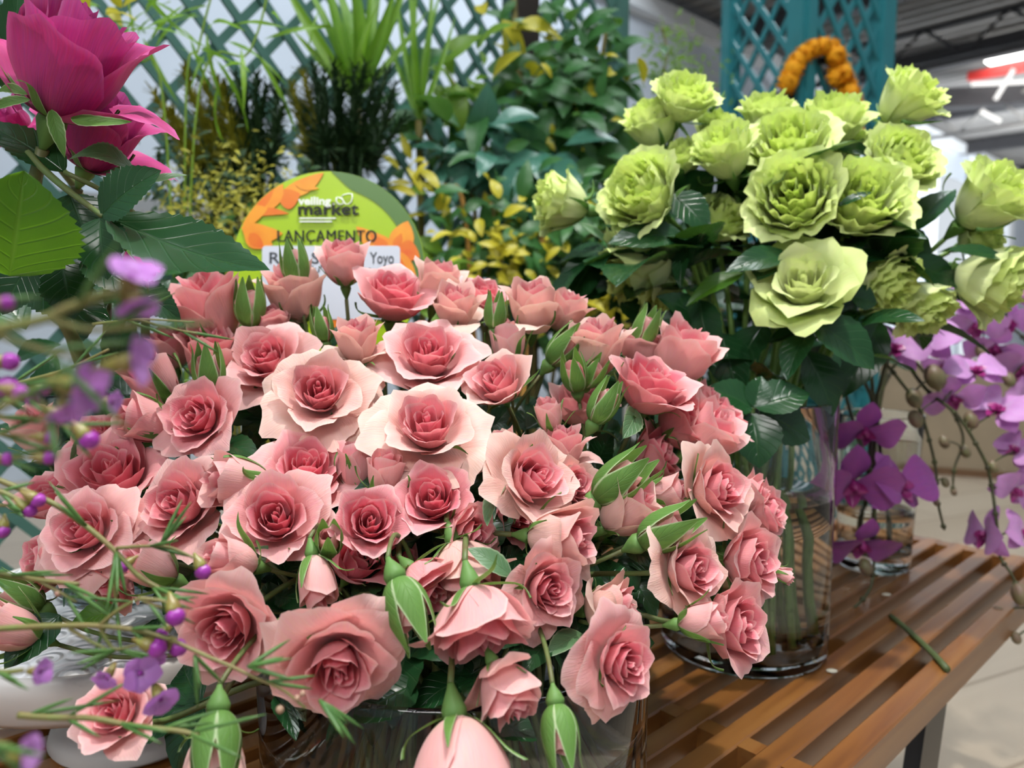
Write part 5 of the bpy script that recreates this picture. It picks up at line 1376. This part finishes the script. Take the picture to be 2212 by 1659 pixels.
shrub('tall leafy green shrub in front of the trellis, centre of the background', 'leafy_shrub', (1130, 640), 1.36,
      [(gaussr(1190, 200, 85, 85), 130, .07, 'shrub', 1.26, 1.46, {}), (gaussr(1268, 190, 42, 70), 80, .075, 'shrub', 1.28, 1.44, {}), (gaussr(970, 180, 50, 60), 26, .07, 'shrub_lime', 1.24, 1.4, {}), (gaussr(1210, 330, 95, 70), 110, .065, 'shrub', 1.3, 1.46, {}),
       (gaussr(1110, 75, 40, 30), 10, .06, 'croton', 1.24, 1.36, {}), (gaussr(1220, 240, 80, 80), 26, .035, 'croton', 1.24, 1.36, {})],
      [([(1150, 450, 0), (1128, 250, 0), (1112, 40, 0), (1110, -60, 0)], .006, 'cane'), ([(1250, 400, 0), (1290, 200, 0), (1310, 60, 0)], .004, 'cane'), ([(1060, 400, 0), (1020, 250, 0), (960, 150, 0)], .004, 'cane')], 7)
shrub('blue-green broad-leaved plant in the middle of the background left of the lone lime rose', 'broadleaf_plant', (1060, 640), 1.26,
      [(gaussr(1090, 345, 70, 50), 44, .08, 'shrub_blue', 1.18, 1.3, dict(down=.5, width=.5)), (gaussr(1000, 330, 55, 40), 24, .075, 'shrub_blue', 1.2, 1.3, dict(down=.3, width=.4)), (gaussr(960, 240, 60, 45), 18, .08, 'shrub', 1.2, 1.3, {})],
      [([(1060, 480, 0), (1050, 330, 0)], .005, 'cane'), ([(1030, 500, 0), (985, 420, 0), (920, 280, 0)], .004, 'cane')], 8)
shrub('yellow-leaved croton low behind the right half of the pink bouquet', 'croton_bush', (1120, 660), 1.16,
      [(gaussr(1100, 540, 85, 70), 150, .030, 'croton', 1.08, 1.24, dict(down=.1)), (gaussr(1110, 520, 110, 80), 190, .045, 'shrub', 1.1, 1.3, {}), (gaussr(1280, 500, 80, 90), 170, .05, 'shrub', 1.12, 1.3, {}), (gaussr(1300, 640, 60, 50), 60, .04, 'croton', 1.1, 1.2, {}), (gaussr(905, 440, 30, 70), 14, .05, 'croton', 1.1, 1.22, dict(down=-.2, width=.3)), (gaussr(940, 580, 40, 50), 34, .05, 'shrub_lime', 1.1, 1.22, {})],
      [([(1160, 600, 0), (1180, 520, 0), (1200, 440, 0)], .006, 'cane_orange'), ([(1010, 520, 0), (960, 400, 0)], .004, 'cane_orange'), ([(1080, 560, 0), (1060, 440, 0)], .004, 'cane')], 9)
shrub('thin feathery green plant in front of the white wall, left of the teal pillar', 'feathery_plant', (1440, 640), 1.75,
      [(gaussr(1440, 130, 42, 45), 420, .018, 'shrub_lime', 1.68, 1.84, dict(width=.35, nu=3, nv=4)), (gaussr(1490, 190, 40, 30), 160, .018, 'shrub_lime', 1.68, 1.84, dict(width=.35, nu=3, nv=4))],
      [([(1430, 300, 0), (1440, 120, 0), (1430, 60, 0)], .003, 'cane'), ([(1460, 300, 0), (1480, 150, 0)], .003, 'cane')], 10)
shrub('thin yellowish stems with narrow leaves hanging in front of the trellis, top left', 'narrow_leaf_plant', (330, 560), .93,
      [(gaussr(420, 60, 90, 60), 34, .08, 'palm', .88, .98, dict(width=.06, down=.8, nu=3, nv=8)), (gaussr(110, 20, 60, 30), 14, .08, 'palm', .9, 1.0, dict(width=.3)), (gaussr(262, 30, 25, 40), 6, .03, 'croton', .82, .92, {})],
      [([(360, 300, 0), (300, 120, 0), (270, -40, 0)], .0015, 'palm'), ([(400, 300, 0), (430, 100, 0), (470, -60, 0)], .0014, 'palm'), ([(420, 280, 0), (540, 110, 0), (590, -60, 0)], .0014, 'palm')], 11)
solo('wooden_post', Geo().box((-.024, -.024, 0), (.024, .024, 2.3), lambda V: np.array([*(P(1138, 300, 1.5)[:2]), 0]) + V), M['bark'], 'dark wooden post behind the tall leafy shrub', 'post', smooth=False)
shrub('dark leafy plant in the shade behind the tall clear vase', 'dark_leaf_plant', (1560, 760), 1.36,
      [(gaussr(1560, 640, 130, 90), 150, .09, 'leaf', 1.3, 1.42, {}), (gaussr(1300, 640, 60, 50), 60, .09, 'leaf', 1.3, 1.4, {}), (gaussr(1700, 800, 80, 80), 50, .09, 'leaf', 1.3, 1.4, {})], [([(1560, 640, 0)], .004, 'cane')], 12, pot=True)
# ------------------------------------------------------------------ light and camera
def spot(name, loc, target, power, radius, size_deg, col, blend=.6):
    l = bpy.data.lights.new(name, 'SPOT'); l.energy = power; l.shadow_soft_size = radius; l.spot_size = math.radians(size_deg); l.spot_blend = blend; l.color = col
    o = bpy.data.objects.new(name, l); COL.objects.link(o); o.location = loc
    d = Vector(target) - Vector(loc); o.rotation_euler = d.to_track_quat('-Z', 'Y').to_euler(); return o
def area(name, loc, target, power, sx, sy, col):
    l = bpy.data.lights.new(name, 'AREA'); l.energy = power; l.shape = 'RECTANGLE'; l.size = sx; l.size_y = sy; l.color = col
    o = bpy.data.objects.new(name, l); COL.objects.link(o); o.location = loc
    d = Vector(target) - Vector(loc); o.rotation_euler = d.to_track_quat('-Z', 'Y').to_euler(); return o
spot('hall_spot', (.22, .42, 2.3), (.05, .48, .55), 104, .03, 60, (1.0, .95, .88))
area('overhead_fill', (-.1, .1, 2.7), (.1, .7, .4), 30, 1.2, .6, (.95, .98, 1.0))  # added soft fill from overhead, not an actual fixture of the hall
area('front_fill', (-.5, -1.3, 2.0), (.0, .45, .5), 23, .9, .5, (1.0, .97, .95))  # added front fill from behind the camera, lightens the lower roses
area('wall_wash', tuple(ND(3.0, .9, 4.0)), tuple(ND(2.6, 3.5, 1.6)), 150, 4.5, .8, (.90, .96, 1.0))  # added wash to brighten the back wall, no real opening here
area('roof_fill', tuple(ND(9.0, .5, 1.2)), tuple(ND(10.5, 1.5, 3.0)), 330, 3.0, 2.0, (.95, .98, 1.0))  # added upward fill that brightens the roof from below
w = bpy.data.worlds.new('hall_air'); SC.world = w; w.use_nodes = True
bg = w.node_tree.nodes['Background']; bg.inputs[0].default_value = (.80, .88, 1.0, 1); bg.inputs[1].default_value = .38

cam = bpy.data.cameras.new('camera'); co = bpy.data.objects.new('camera', cam); COL.objects.link(co)
cam.sensor_width = 36.0; cam.sensor_fit = 'HORIZONTAL'; cam.lens = F_PX / PW * 36.0
cam.clip_start = .01; cam.clip_end = 100
co.location = Vector([float(x) for x in CAM]); co.rotation_euler = (math.radians(90) - PITCH, 0, 0)
cam.dof.use_dof = True; cam.dof.focus_distance = .42; cam.dof.aperture_fstop = 7.0
SC.camera = co
vs = SC.view_settings
SC.display_settings.display_device = 'sRGB'; vs.view_transform = 'Standard'; vs.look = 'None'; vs.gamma = 1.0; vs.use_curve_mapping = False; vs.exposure = 0.0
cy = SC.cycles
cy.max_bounces = 8; cy.diffuse_bounces = 3; cy.glossy_bounces = 3; cy.transmission_bounces = 8; cy.transparent_max_bounces = 8
cy.caustics_reflective = False; cy.caustics_refractive = True; cy.blur_glossy = .5; cy.sample_clamp_indirect = 6.0
cy.use_denoising = True; cy.use_adaptive_sampling = True; cy.adaptive_threshold = .08; cy.adaptive_min_samples = 12; cy.use_light_tree = False
